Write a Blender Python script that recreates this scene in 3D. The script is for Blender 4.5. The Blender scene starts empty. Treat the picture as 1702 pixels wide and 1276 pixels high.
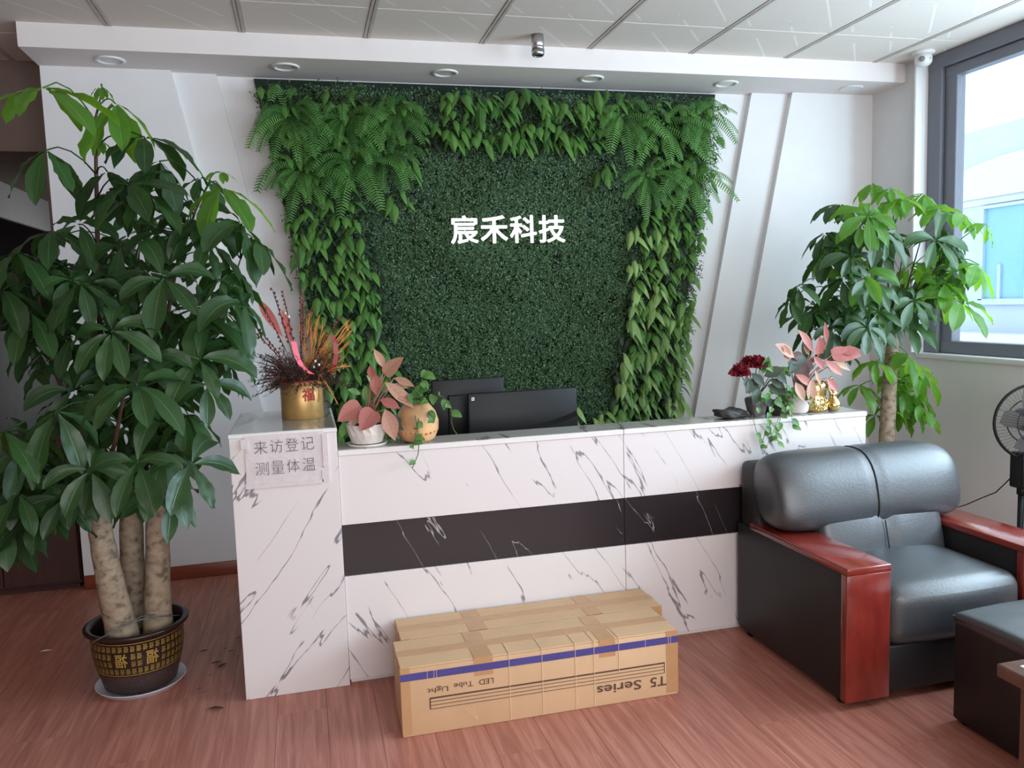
import bpy, bmesh, math, random
import numpy as np
from mathutils import Vector, Matrix
R = random.Random(7)
SC = bpy.context.scene
COL = SC.collection
PI = math.pi
V = Vector

# ------------------------------------------------------------------ camera
H = 1.62
F = 1352.1
yaw, pitch, roll = 0.249287, -0.100305, -0.032514
_f = V((math.sin(yaw)*math.cos(pitch), math.cos(yaw)*math.cos(pitch), math.sin(pitch)))
_r0 = V((math.cos(yaw), -math.sin(yaw), 0)); _u0 = _r0.cross(_f)
_r = _r0*math.cos(roll)+_u0*math.sin(roll); _u = -_r0*math.sin(roll)+_u0*math.cos(roll)
cam = bpy.data.cameras.new('camera'); cam_o = bpy.data.objects.new('camera', cam); COL.objects.link(cam_o)
cam.sensor_width = 36; cam.lens = F/1702*36; cam.clip_start = .05; cam.clip_end = 200
cam_o.matrix_world = Matrix.Translation((0, 0, H)) @ Matrix((_r, _u, -_f)).transposed().to_4x4()
SC.camera = cam_o
def P(x, y, Y):                      # the point of the place at depth Y seen at photo position x, y
    d = _r*((x-851)/F)-_u*((y-638)/F)+_f
    return V((0, 0, H))+d*(Y/d.y)

# ------------------------------------------------------------------ world, lights, exposure
w = bpy.data.worlds.new('sky'); SC.world = w; w.use_nodes = True
bg = w.node_tree.nodes['Background']; bg.inputs[0].default_value = (.79, .90, 1, 1); bg.inputs[1].default_value = 2.8
def area(name, loc, rot, sx, sy, power, col):
    l = bpy.data.lights.new(name, 'AREA'); l.shape = 'RECTANGLE'; l.size = sx; l.size_y = sy; l.energy = power; l.color = col
    o = bpy.data.objects.new(name, l); COL.objects.link(o); o.location = loc; o.rotation_euler = rot; return o
# unseen fill lamp added to brighten the side corridor and its white header
area('corridor_fill', (-1.46, 7.4, 1.5), (0, math.radians(90), 0), 1.6, 1.6, 4, (.95, .97, 1))
# daylight through the side window where it runs on past the frame, and through the glass front behind the camera
area('window_daylight', (4.42, 1.9, 2.1), (0, math.radians(90), 0), 1.8, 3.0, 235, (.74, .88, 1))
area('front_daylight', (1.2, -2.85, 1.75), (math.radians(90), 0, 0), 4.6, 2.3, 98, (1, .93, .87))
SC.view_settings.view_transform = 'Standard'; SC.view_settings.look = 'None'
SC.view_settings.gamma = 1; SC.view_settings.use_curve_mapping = False; SC.view_settings.exposure = 0.16

# ------------------------------------------------------------------ materials
def lin(c):
    return tuple(((v/255)/12.92 if v/255 <= .04045 else ((v/255+.055)/1.055)**2.4) for v in c)+(1,)
def newmat(name):
    m = bpy.data.materials.new(name); m.use_nodes = True
    return m, m.node_tree.nodes, m.node_tree.links, m.node_tree.nodes['Principled BSDF']
def mat(name, rgb, rough=.6, metal=0, var=.08, scale=8, bump=0, bscale=60, stretch=(1, 1, 1), spec=.5, coat=0):
    m, N, L, B = newmat(name)
    tc = N.new('ShaderNodeTexCoord'); mp = N.new('ShaderNodeMapping'); mp.inputs['Scale'].default_value = stretch
    L.new(tc.outputs['Object'], mp.inputs[0])
    nz = N.new('ShaderNodeTexNoise'); nz.inputs['Scale'].default_value = scale; nz.inputs['Detail'].default_value = 6
    L.new(mp.outputs[0], nz.inputs[0])
    cr = N.new('ShaderNodeValToRGB'); c = lin(rgb)
    cr.color_ramp.elements[0].position = .3; cr.color_ramp.elements[1].position = .7
    cr.color_ramp.elements[0].color = tuple(max(0, v*(1-var)) for v in c[:3])+(1,)
    cr.color_ramp.elements[1].color = tuple(min(1, v*(1+var)) for v in c[:3])+(1,)
    L.new(nz.outputs[0], cr.inputs[0]); L.new(cr.outputs[0], B.inputs['Base Color'])
    B.inputs['Roughness'].default_value = rough; B.inputs['Metallic'].default_value = metal
    B.inputs['Specular IOR Level'].default_value = spec; B.inputs['Coat Weight'].default_value = coat
    if bump:
        n2 = N.new('ShaderNodeTexNoise'); n2.inputs['Scale'].default_value = bscale; n2.inputs['Detail'].default_value = 4
        L.new(mp.outputs[0], n2.inputs[0]); b = N.new('ShaderNodeBump'); b.inputs['Strength'].default_value = bump
        b.inputs['Distance'].default_value = .004; L.new(n2.outputs[0], b.inputs['Height']); L.new(b.outputs[0], B.inputs['Normal'])
    return m
def math_node(N, L, op, a, b=None, c=None):
    n = N.new('ShaderNodeMath'); n.operation = op
    for i, v in enumerate((a, b, c)):
        if v is None: continue
        if isinstance(v, (int, float)): n.inputs[i].default_value = v
        else: L.new(v, n.inputs[i])
    return n.outputs[0]
def marble(name, base, vein, ang, rough=.25, width=.012, dens=.5, seed=0):
    m, N, L, B = newmat(name)
    tc = N.new('ShaderNodeTexCoord'); mp = N.new('ShaderNodeMapping'); mp.vector_type = 'TEXTURE'
    mp.inputs['Rotation'].default_value = (0, math.radians(ang), 0); mp.inputs['Location'].default_value = (seed, 0, 0)
    L.new(tc.outputs['Object'], mp.inputs[0])
    def noise(sc, st, det=3, rg=.5):
        a = N.new('ShaderNodeMapping'); a.inputs['Scale'].default_value = st; L.new(mp.outputs[0], a.inputs[0])
        n = N.new('ShaderNodeTexNoise'); n.inputs['Scale'].default_value = sc; n.inputs['Detail'].default_value = det
        n.inputs['Roughness'].default_value = rg; L.new(a.outputs[0], n.inputs[0]); return n.outputs[0]
    n1 = noise(1, (1.25, 1, 8.5), 4, .45); n2 = noise(1, (2.2, 1, 7), 2); n3 = noise(1, (7, 7, 14), 4)
    d = math_node(N, L, 'ABSOLUTE', math_node(N, L, 'SUBTRACT', n1, .5))
    wv = math_node(N, L, 'MULTIPLY', n3, width)
    v = math_node(N, L, 'SUBTRACT', 1, math_node(N, L, 'DIVIDE', d, wv)); v = math_node(N, L, 'MAXIMUM', v, 0)
    mr = N.new('ShaderNodeMapRange'); mr.inputs['From Min'].default_value = dens; mr.inputs['From Max'].default_value = dens+.05
    L.new(n2, mr.inputs[0]); v = math_node(N, L, 'MULTIPLY', v, mr.outputs[0]); v = math_node(N, L, 'MINIMUM', math_node(N, L, 'MULTIPLY', v, 1.5), 1)
    mx = N.new('ShaderNodeMixRGB'); mx.inputs[1].default_value = lin(base); mx.inputs[2].default_value = lin(vein)
    L.new(v, mx.inputs[0]); L.new(mx.outputs[0], B.inputs['Base Color']); B.inputs['Roughness'].default_value = rough
    return m
def leafmat(name, c1, c2, vein, rough=.38, trans=.3, tcol=None, veins=9, island=False, veinw=.35):
    """leaf with a midrib and side veins laid out in the leaf's own uv"""
    m, N, L, B = newmat(name)
    uv = N.new('ShaderNodeUVMap'); sp = N.new('ShaderNodeSeparateXYZ'); L.new(uv.outputs[0], sp.inputs[0])
    t, s = sp.outputs[0], sp.outputs[1]
    ab = math_node(N, L, 'ABSOLUTE', math_node(N, L, 'SUBTRACT', s, .5))
    mid = math_node(N, L, 'MAXIMUM', math_node(N, L, 'SUBTRACT', 1, math_node(N, L, 'MULTIPLY', ab, 34)), 0)
    q = math_node(N, L, 'SUBTRACT', t, math_node(N, L, 'MULTIPLY', ab, .35))
    q = math_node(N, L, 'ABSOLUTE', math_node(N, L, 'SINE', math_node(N, L, 'MULTIPLY', q, veins*PI)))
    q = math_node(N, L, 'MULTIPLY', math_node(N, L, 'MAXIMUM', math_node(N, L, 'SUBTRACT', 1, math_node(N, L, 'MULTIPLY', q, 4)), 0), veinw)
    vn = math_node(N, L, 'MAXIMUM', mid, q)
    if island:
        g = N.new('ShaderNodeNewGeometry'); rnd = g.outputs['Random Per Island']
    else:
        g = N.new('ShaderNodeObjectInfo'); rnd = g.outputs['Random']
    nz = N.new('ShaderNodeTexNoise'); nz.inputs['Scale'].default_value = 14
    tc = N.new('ShaderNodeTexCoord'); L.new(tc.outputs['Object'], nz.inputs[0])
    f = math_node(N, L, 'ADD', math_node(N, L, 'MULTIPLY', rnd, .7), math_node(N, L, 'MULTIPLY', nz.outputs[0], .4))
    mx = N.new('ShaderNodeMixRGB'); mx.inputs[1].default_value = lin(c1); mx.inputs[2].default_value = lin(c2); L.new(f, mx.inputs[0])
    m2 = N.new('ShaderNodeMixRGB'); m2.inputs[2].default_value = lin(vein); L.new(mx.outputs[0], m2.inputs[1]); L.new(vn, m2.inputs[0])
    L.new(m2.outputs[0], B.inputs['Base Color']); B.inputs['Roughness'].default_value = rough
    bp = N.new('ShaderNodeBump'); bp.inputs['Strength'].default_value = .4; bp.inputs['Distance'].default_value = .002
    bp.invert = True; L.new(vn, bp.inputs['Height']); L.new(bp.outputs[0], B.inputs['Normal'])
    tr = N.new('ShaderNodeBsdfTranslucent')
    tr.inputs[0].default_value = lin(tcol or c2); ms = N.new('ShaderNodeMixShader'); ms.inputs[0].default_value = trans
    L.new(B.outputs[0], ms.inputs[1]); L.new(tr.outputs[0], ms.inputs[2]); L.new(ms.outputs[0], N['Material Output'].inputs[0])
    return m
M = {}
M['wall'] = mat('white_paint', (222, 220, 220), .75, var=.015, bump=.05)
M['soffit'] = mat('soffit_paint', (226, 219, 216), .75, var=.015)
M['darkwall'] = mat('corridor_wall', (120, 104, 96), .8)
M['grid'] = mat('ceiling_grid_metal', (186, 178, 171), .6, .0)
M['base'] = mat('red_brown_skirting', (128, 62, 42), .35, var=.2, scale=6, stretch=(1, 8, 8))
M['conc'] = mat('subfloor', (96, 56, 46), .9)
M['winframe'] = mat('grey_window_frame', (120, 122, 132), .45, .3, var=.03)
M['sill'] = mat('white_sill', (232, 232, 232), .5, var=.02)
M['facade'] = mat('hazy_facade', (176, 186, 200), .9, var=.04, scale=.6)
M['facade2'] = mat('hazy_arch', (190, 192, 196), .9, var=.03, scale=.6)
M['fglass'] = mat('teal_facade_glass', (118, 166, 174), .4, var=.06, scale=.8)
M['fframe'] = mat('pale_facade_frame', (168, 184, 208), .5, var=.02)
M['marble'] = marble('white_marble_board', (222, 214, 213), (136, 129, 134), 60, .3, .017, .465)
M['marble_p'] = marble('white_marble_pillar_board', (218, 210, 209), (128, 122, 127), -54, .3, .017, .455, 1.7)
M['black'] = marble('black_marble_board', (40, 34, 36), (160, 155, 153), 60, .22, .008, .48, 2.3)
M['slab'] = marble('grey_marble_top', (176, 172, 166), (128, 124, 122), 40, .12, .05, .42, .4)
M['edge'] = mat('white_edge_band', (226, 222, 220), .4, var=.01)
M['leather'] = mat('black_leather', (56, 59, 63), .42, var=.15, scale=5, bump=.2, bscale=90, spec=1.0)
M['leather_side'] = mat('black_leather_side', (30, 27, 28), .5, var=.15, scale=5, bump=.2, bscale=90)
M['thread'] = mat('black_stitch', (24, 26, 28), .6)
M['mahog'] = mat('mahogany_wood', (122, 42, 34), .2, var=.28, scale=3, stretch=(6, 1, 2), coat=.4)
M['table'] = mat('brown_table_wood', (104, 70, 58), .4, var=.2, scale=4, stretch=(8, 8, 1))
M['glasstop'] = mat('white_glass_top', (215, 220, 228), .08, var=.01)
M['cab'] = mat('dark_brown_cabinet', (62, 34, 28), .45, var=.2, scale=4, stretch=(6, 6, 1))
M['steel'] = mat('brushed_steel', (190, 190, 190), .3, 1)
M['blackp'] = mat('black_plastic', (17, 18, 20), .45, var=.05, spec=.3)
M['screen'] = mat('black_screen', (18, 20, 24), .12, var=.02)
M['whitep'] = mat('white_plastic', (222, 222, 220), .4, var=.02)
M['dark'] = mat('dark_void', (12, 12, 12), .6)
M['greyp'] = mat('grey_partition', (108, 108, 108), .6)
M['dglass'] = mat('dark_glass', (34, 30, 32), .12)
M['gold'] = mat('gold_foil', (198, 158, 98), .38, .45, var=.12, scale=10)
M['goldm'] = mat('polished_gold', (214, 188, 130), .2, 1, var=.05)
M['red'] = mat('red_print', (168, 34, 30), .5)
M['goldprint'] = mat('gold_print', (168, 138, 66), .45, .2, var=.1)
M['potb'] = mat('black_brown_glaze', (44, 28, 25), .3, var=.2, scale=20)
M['potl'] = mat('speckled_pot_base', (66, 50, 48), .5, var=.5, scale=160)
M['soil'] = mat('potting_soil', (40, 32, 28), .9, var=.5, scale=60, bump=1)
M['white'] = mat('white_ceramic', (220, 212, 205), .35, var=.04)
M['saucer'] = mat('white_saucer', (215, 213, 222), .4, var=.02)
M['peach'] = mat('peach_glaze', (208, 164, 120), .22, var=.42, scale=7)
M['card'] = mat('cardboard', (206, 169, 131), .75, var=.05, scale=5, bump=.1, bscale=40)
M['tape'] = mat('packing_tape', (186, 142, 100), .25, var=.05, scale=14)
M['crease'] = mat('tape_crease', (228, 200, 166), .5)
M['blue'] = mat('blue_print', (72, 66, 132), .5, var=.08)
M['ink'] = mat('brown_ink', (92, 62, 50), .7)
M['inkg'] = mat('grey_ink', (96, 88, 92), .7)
M['paper'] = mat('wrinkled_paper', (208, 199, 200), .45, var=.04, scale=12, bump=.6, bscale=30)
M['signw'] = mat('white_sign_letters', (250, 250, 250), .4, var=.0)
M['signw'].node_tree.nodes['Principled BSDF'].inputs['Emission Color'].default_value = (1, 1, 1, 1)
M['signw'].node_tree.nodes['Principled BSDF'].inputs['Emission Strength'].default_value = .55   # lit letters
M['cloth'] = mat('dark_grey_cloth', (70, 68, 70), .6, var=.3, scale=20, bump=.6)
M['cloth2'] = mat('grey_wrap', (112, 106, 108), .5, var=.3, scale=20, bump=.6)
M['petiole'] = mat('petiole_green', (72, 96, 48), .5, var=.1)
M['twig'] = mat('twig_brown', (82, 56, 44), .7)
M['drybrown'] = mat('dry_brown', (84, 56, 50), .8, var=.3, scale=30)
M['wheat'] = mat('wheat_gold', (196, 132, 62), .7, var=.3, scale=30)
M['berry'] = mat('dark_red_berry', (122, 36, 38), .4)
M['rose'] = mat('deep_red_rose', (128, 28, 42), .6, var=.25, scale=30)
M['pinkc'] = mat('pink_card', (232, 96, 116), .5)
M['redc'] = mat('dark_red_card', (140, 36, 28), .5)
M['coral'] = mat('coral_dried_leaf', (190, 98, 90), .6, var=.2)
M['leaf'] = leafmat('pachira_leaf', (34, 60, 36), (50, 86, 42), (92, 122, 78), .36, .22, (88, 132, 40), 11, False, .16)
M['leafy'] = leafmat('pachira_leaf_backlit', (58, 100, 42), (92, 148, 54), (140, 176, 92), .36, .45, (150, 205, 55), 11, False, .16)  # brighter, yellower copy of the leaf with backlight put into its colour
M['fern'] = leafmat('fern_leaf', (44, 92, 40), (110, 160, 80), (40, 84, 34), .5, .2, None, 3)
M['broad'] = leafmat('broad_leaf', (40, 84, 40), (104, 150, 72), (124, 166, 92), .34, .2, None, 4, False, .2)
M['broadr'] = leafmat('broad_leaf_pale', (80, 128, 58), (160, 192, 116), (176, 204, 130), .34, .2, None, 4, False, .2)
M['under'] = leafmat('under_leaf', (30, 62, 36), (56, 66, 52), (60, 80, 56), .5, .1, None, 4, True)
M['pink'] = leafmat('pink_leaf', (186, 126, 110), (196, 162, 134), (146, 108, 88), .45, .15, None, 7, False, .6)
M['pinkh'] = leafmat('hot_pink_leaf', (170, 88, 88), (184, 118, 106), (140, 88, 78), .45, .15, None, 7, False, .5)
M['ivy'] = leafmat('ivy_leaf', (58, 104, 56), (104, 152, 72), (140, 170, 110), .4, .25, None, 5)
M['roseleaf'] = leafmat('rose_leaf', (44, 56, 44), (66, 80, 62), (86, 96, 80), .6, .05, None, 5)
M['deadleaf'] = mat('dead_leaf', (70, 40, 30), .8)

def moss_mat():
    m, N, L, B = newmat('grass_mat'); g = N.new('ShaderNodeNewGeometry'); cr = N.new('ShaderNodeValToRGB')
    e = cr.color_ramp.elements; e[0].color = lin((32, 54, 34)); e[1].color = lin((120, 142, 108)); e[1].position = 1
    for p, c in ((.4, (46, 76, 42)), (.75, (62, 98, 54)), (.93, (86, 120, 76))):
        x = e.new(p); x.color = lin(c)
    L.new(g.outputs['Random Per Island'], cr.inputs[0]); L.new(cr.outputs[0], B.inputs['Base Color']); B.inputs['Roughness'].default_value = .6
    return m
M['moss'] = moss_mat(); M['mossback'] = mat('backing_green', (20, 36, 24), .9, var=.4, scale=40)
def trunk_mat():
    m, N, L, B = newmat('trunk_bark'); tc = N.new('ShaderNodeTexCoord'); mp = N.new('ShaderNodeMapping'); mp.inputs['Scale'].default_value = (16, 16, 20)
    L.new(tc.outputs['Object'], mp.inputs[0]); n = N.new('ShaderNodeTexNoise'); n.inputs['Scale'].default_value = 1.6; n.inputs['Detail'].default_value = 8
    L.new(mp.outputs[0], n.inputs[0]); cr = N.new('ShaderNodeValToRGB'); e = cr.color_ramp.elements
    e[0].position = .34; e[0].color = lin((104, 94, 80)); e[1].position = .62; e[1].color = lin((166, 148, 126))
    x = e.new(.44); x.color = lin((144, 127, 107))
    L.new(n.outputs[0], cr.inputs[0]); L.new(cr.outputs[0], B.inputs['Base Color']); B.inputs['Roughness'].default_value = .8
    b = N.new('ShaderNodeBump'); b.inputs['Strength'].default_value = .5; b.inputs['Distance'].default_value = .006; L.new(n.outputs[0], b.inputs['Height']); L.new(b.outputs[0], B.inputs['Normal'])
    return m
M['trunk'] = trunk_mat()
def plank_mat():
    m, N, L, B = newmat('laminate_plank'); tc = N.new('ShaderNodeTexCoord'); oi = N.new('ShaderNodeObjectInfo')
    ad = N.new('ShaderNodeVectorMath'); ad.operation = 'ADD'; L.new(tc.outputs['Object'], ad.inputs[0])
    sc = N.new('ShaderNodeVectorMath'); sc.operation = 'SCALE'; sc.inputs['Scale'].default_value = 30
    cb = N.new('ShaderNodeCombineXYZ'); L.new(oi.outputs['Random'], cb.inputs[0]); L.new(oi.outputs['Random'], cb.inputs[1])
    L.new(cb.outputs[0], sc.inputs[0]); L.new(sc.outputs[0], ad.inputs[1])
    mp = N.new('ShaderNodeMapping'); mp.inputs['Scale'].default_value = (26, 1.5, 1); L.new(ad.outputs[0], mp.inputs[0])
    n = N.new('ShaderNodeTexNoise'); n.inputs['Scale'].default_value = 1.4; n.inputs['Detail'].default_value = 8; n.inputs['Roughness'].default_value = .62; n.inputs['Distortion'].default_value = .6
    L.new(mp.outputs[0], n.inputs[0]); cr = N.new('ShaderNodeValToRGB'); e = cr.color_ramp.elements
    e[0].position = .3; e[0].color = lin((150, 92, 78)); e[1].position = .72; e[1].color = lin((198, 138, 120))
    x = e.new(.5); x.color = lin((174, 112, 96))
    L.new(n.outputs[0], cr.inputs[0]); hs = N.new('ShaderNodeHueSaturation'); L.new(cr.outputs[0], hs.inputs['Color'])
    L.new(math_node(N, L, 'ADD', math_node(N, L, 'MULTIPLY', oi.outputs['Random'], .08), .96), hs.inputs['Value'])
    L.new(hs.outputs[0], B.inputs['Base Color']); B.inputs['Roughness'].default_value = .36; B.inputs['Specular IOR Level'].default_value = .45
    return m
M['plank'] = plank_mat()
def tile_mat():
    m, N, L, B = newmat('ceiling_tile'); tc = N.new('ShaderNodeTexCoord'); B.inputs['Roughness'].default_value = .8
    mp = N.new('ShaderNodeMapping'); mp.inputs['Rotation'].default_value = (0, 0, math.radians(38)); L.new(tc.outputs['Object'], mp.inputs[0])
    wv = N.new('ShaderNodeTexWave'); wv.inputs['Scale'].default_value = 1.5; wv.inputs['Distortion'].default_value = 0; L.new(mp.outputs[0], wv.inputs[0])
    ms = N.new('ShaderNodeMapping'); ms.inputs['Scale'].default_value = (2, 3, 1); L.new(mp.outputs[0], ms.inputs[0])
    nz = N.new('ShaderNodeTexNoise'); nz.inputs['Scale'].default_value = .8; L.new(ms.outputs[0], nz.inputs[0])
    v = math_node(N, L, 'MULTIPLY', math_node(N, L, 'GREATER_THAN', wv.outputs['Fac'], .99), math_node(N, L, 'GREATER_THAN', nz.outputs[0], .5))
    mx = N.new('ShaderNodeMixRGB'); mx.inputs[1].default_value = lin((226, 217, 208)); mx.inputs[2].default_value = lin((242, 236, 229)); L.new(v, mx.inputs[0])
    n2 = N.new('ShaderNodeTexNoise'); n2.inputs['Scale'].default_value = 40; L.new(tc.outputs['Object'], n2.inputs[0])
    m2 = N.new('ShaderNodeMixRGB'); m2.blend_type = 'MULTIPLY'; m2.inputs[0].default_value = .12; L.new(mx.outputs[0], m2.inputs[1]); L.new(n2.outputs[1], m2.inputs[2])
    L.new(m2.outputs[0], B.inputs['Base Color'])
    return m
M['tile'] = tile_mat()
def glass_mat():
    m, N, L, B = newmat('clear_glass'); tb = N.new('ShaderNodeBsdfTransparent'); tb.inputs[0].default_value = (.9, .95, .97, 1)
    gl = N.new('ShaderNodeBsdfGlossy'); gl.inputs['Roughness'].default_value = .03; ms = N.new('ShaderNodeMixShader'); ms.inputs[0].default_value = .05
    L.new(tb.outputs[0], ms.inputs[1]); L.new(gl.outputs[0], ms.inputs[2]); L.new(ms.outputs[0], N['Material Output'].inputs[0]); return m
M['glass'] = glass_mat()

# ------------------------------------------------------------------ mesh building
class MB:
    def __init__(s): s.v = []; s.f = []; s.uv = {}; s.sm = []
    def add(s, vs, fs, uvs=None, smooth=False):
        n = len(s.v); s.v += [tuple(p) for p in vs]
        for i, f in enumerate(fs):
            if uvs is not None: s.uv[len(s.f)] = [uvs[k] for k in f]
            s.f.append(tuple(k+n for k in f)); s.sm.append(smooth)
    def box(s, a, b):
        (x0, y0, z0), (x1, y1, z1) = a, b
        s.add([(x0, y0, z0), (x1, y0, z0), (x1, y1, z0), (x0, y1, z0), (x0, y0, z1), (x1, y0, z1), (x1, y1, z1), (x0, y1, z1)],
              [(0, 3, 2, 1), (4, 5, 6, 7), (0, 1, 5, 4), (1, 2, 6, 5), (2, 3, 7, 6), (3, 0, 4, 7)]); return s
    def rbox(s, a, b, r=.01, seg=3, puff=0, cuts=0, fn=None):
        bm = bmesh.new(); bmesh.ops.create_cube(bm, size=1)
        c = [(a[i]+b[i])/2 for i in range(3)]; d = [abs(b[i]-a[i]) for i in range(3)]
        for v in bm.verts: v.co = V((v.co.x*d[0], v.co.y*d[1], v.co.z*d[2]))
        if r: bmesh.ops.bevel(bm, geom=bm.edges[:], offset=min(r, min(d)*.49), segments=seg, profile=.5, affect='EDGES', clamp_overlap=False)
        if cuts:
            for ax in range(3):
                for k in range(1, cuts):
                    n = V((0, 0, 0)); n[ax] = 1; p = V((0, 0, 0)); p[ax] = -d[ax]/2+d[ax]*k/cuts
                    bmesh.ops.bisect_plane(bm, geom=bm.verts[:]+bm.edges[:]+bm.faces[:], plane_co=p, plane_no=n)
        if puff or fn:
            for v in bm.verts:
                q = [v.co[i]/(d[i]/2) for i in range(3)]
                if puff:
                    k = [(1-q[(i+1) % 3]**2)*(1-q[(i+2) % 3]**2) for i in range(3)]
                    v.co += V([q[i]*k[i]*puff for i in range(3)])
                if fn: v.co = V(fn(v.co, q))
        bm.verts.index_update()
        s.add([v.co+V(c) for v in bm.verts], [[v.index for v in f.verts] for f in bm.faces], smooth=seg > 1 or puff > 0); bm.free(); return s
    def tube(s, pts, r, n=8, cap=True):
        pts = [V(p) for p in pts]; rs = r if isinstance(r, (list, tuple)) else [r]*len(pts); vs = []; fs = []
        d0 = (pts[1]-pts[0]).normalized(); ref = V((0, 0, 1)) if abs(d0.z) < .9 else V((1, 0, 0)); u = d0.cross(ref).normalized()
        for i, p in enumerate(pts):
            d = (pts[min(i+1, len(pts)-1)]-pts[max(i-1, 0)]).normalized(); u = (u-d*u.dot(d)).normalized(); w_ = d.cross(u)
            for k in range(n):
                a = 2*PI*k/n; vs.append(p+(u*math.cos(a)+w_*math.sin(a))*rs[i])
        for i in range(len(pts)-1):
            for k in range(n): fs.append((i*n+k, i*n+(k+1) % n, (i+1)*n+(k+1) % n, (i+1)*n+k))
        if cap: fs += [tuple(range(n-1, -1, -1)), tuple((len(pts)-1)*n+k for k in range(n))]
        s.add(vs, fs, smooth=True); return s
    def lathe(s, prof, c=(0, 0, 0), n=32, axis=None, close=False):
        vs = []; fs = []; m = len(prof); c = V(c)
        q = V((0, 0, 1)).rotation_difference(V(axis)) if axis is not None else None
        for k in range(n):
            a = 2*PI*k/n
            for r, z in prof:
                p = V((r*math.cos(a), r*math.sin(a), z))
                if q: p = q @ p
                vs.append(c+p)
        for k in range(n):
            for i in range(m-1 if not close else m):
                a, b = k*m+i, k*m+(i+1) % m; c2, d = ((k+1) % n)*m+(i+1) % m, ((k+1) % n)*m+i; fs.append((a, d, c2, b))
        s.add(vs, fs, smooth=True); return s
    def ball(s, c, r, n=8):
        rr = r if isinstance(r, (tuple, list)) else (r, r, r)
        vs = []; fs = []
        for i in range(n//2+1):
            t = PI*i/(n//2)
            for k in range(n):
                a = 2*PI*k/n; vs.append((c[0]+rr[0]*math.sin(t)*math.cos(a), c[1]+rr[1]*math.sin(t)*math.sin(a), c[2]+rr[2]*math.cos(t)))
        for i in range(n//2):
            for k in range(n): fs.append((i*n+k, (i+1)*n+k, (i+1)*n+(k+1) % n, i*n+(k+1) % n))
        s.add(vs, fs, smooth=True); return s
    def prism(s, poly, y0, y1):      # poly of (x, z) pushed from y0 (front) to y1
        n = len(poly); vs = [(x, y0, z) for x, z in poly]+[(x, y1, z) for x, z in poly]
        s.add(vs, [tuple(range(n)), tuple(range(2*n-1, n-1, -1))]+[(k, k+n, (k+1) % n+n, (k+1) % n) for k in range(n)]); return s
    def build(s, name, m, parent=None, local=False):
        me = bpy.data.meshes.new(name); off = V((0, 0, 0)) if (parent is None or local) else org(parent)
        me.from_pydata([(x-off.x, y-off.y, z-off.z) for x, y, z in s.v], [], s.f)
        if s.uv:
            ul = me.uv_layers.new(name='UVMap')
            for p in me.polygons:
                u = s.uv.get(p.index)
                if u:
                    for j, li in enumerate(p.loop_indices): ul.data[li].uv = u[j]
        me.polygons.foreach_set('use_smooth', s.sm)
        ms = m if isinstance(m, list) else [m]
        for q in ms: me.materials.append(M[q])
        me.validate(); me.update()
        o = bpy.data.objects.new(name, me); COL.objects.link(o); o.parent = parent; return o
def org(o):
    p = V(o.location)
    while o.parent: o = o.parent; p += V(o.location)
    return p
def root(name, loc, label, cat, group=None):
    o = bpy.data.objects.new(name, None); COL.objects.link(o); o.location = loc; o['label'] = label; o['category'] = cat; o.empty_display_size = .1
    if group: o['group'] = group
    return o
def tag(o, label=None, cat=None, group=None, kind=None):
    if label: o['label'] = label
    if cat: o['category'] = cat
    if group: o['group'] = group
    if kind: o['kind'] = kind
    return o
def recentre(o):                     # put a single-mesh thing's origin at its base
    me = o.data; xs = [v.co for v in me.vertices]; c = V((sum(v.x for v in xs)/len(xs), sum(v.y for v in xs)/len(xs), min(v.z for v in xs)))
    me.transform(Matrix.Translation(-c)); o.location = c; return o
_g = {}
def glyph(body, bold=0):
    """flat letter mesh from Blender's own font: verts in a box about 1 high, faces"""
    if (body, bold) in _g: return _g[(body, bold)]
    c = bpy.data.curves.new('g', 'FONT'); c.body = body; c.size = 1; c.offset = bold; c.resolution_u = 3
    o = bpy.data.objects.new('g', c); COL.objects.link(o); bpy.context.view_layer.update()
    e = o.evaluated_get(bpy.context.evaluated_depsgraph_get()); me = e.to_mesh()
    vs = [tuple(v.co) for v in me.vertices]; fs = [tuple(p.vertices) for p in me.polygons]
    e.to_mesh_clear(); bpy.data.objects.remove(o); bpy.data.curves.remove(c); _g[(body, bold)] = (vs, fs); return vs, fs
def put_text(mb, body, x0, x1, z0, z1, fn, bold=0, thick=0, fat=0):
    if fat:                          # heavier strokes: the same letter laid several times with a small shift
        for i in range(8):
            dx, dz = fat*math.cos(i*PI/4), fat*math.sin(i*PI/4)
            put_text(mb, body, x0+dx, x1+dx, z0+dz, z1+dz, lambda x, z, l, i=i: tuple(V(fn(x, z, l))+V((0, -.00012*i, 0))), bold, thick)
        return
    """fit the letters in the box x0..x1, z0..z1 and send each point through fn(x, z, lift)"""
    vs, fs = glyph(body, bold); ax = min(v[0] for v in vs); bx = max(v[0] for v in vs); ay = min(v[1] for v in vs); by = max(v[1] for v in vs)
    q = [(x0+(x1-x0)*(v[0]-ax)/(bx-ax), z0+(z1-z0)*(v[1]-ay)/(by-ay)) for v in vs]
    mb.add([fn(x, z, thick) for x, z in q], fs)
    if thick:
        ed = {}
        for f in fs:
            for i in range(len(f)):
                a, b = f[i], f[(i+1) % len(f)]; ed[(a, b)] = 1
        bd = [(a, b) for a, b in ed if (b, a) not in ed]
        n = len(vs); mb.add([fn(x, z, thick) for x, z in q]+[fn(x, z, 0) for x, z in q], [(a, b, b+n, a+n) for a, b in bd])

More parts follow.
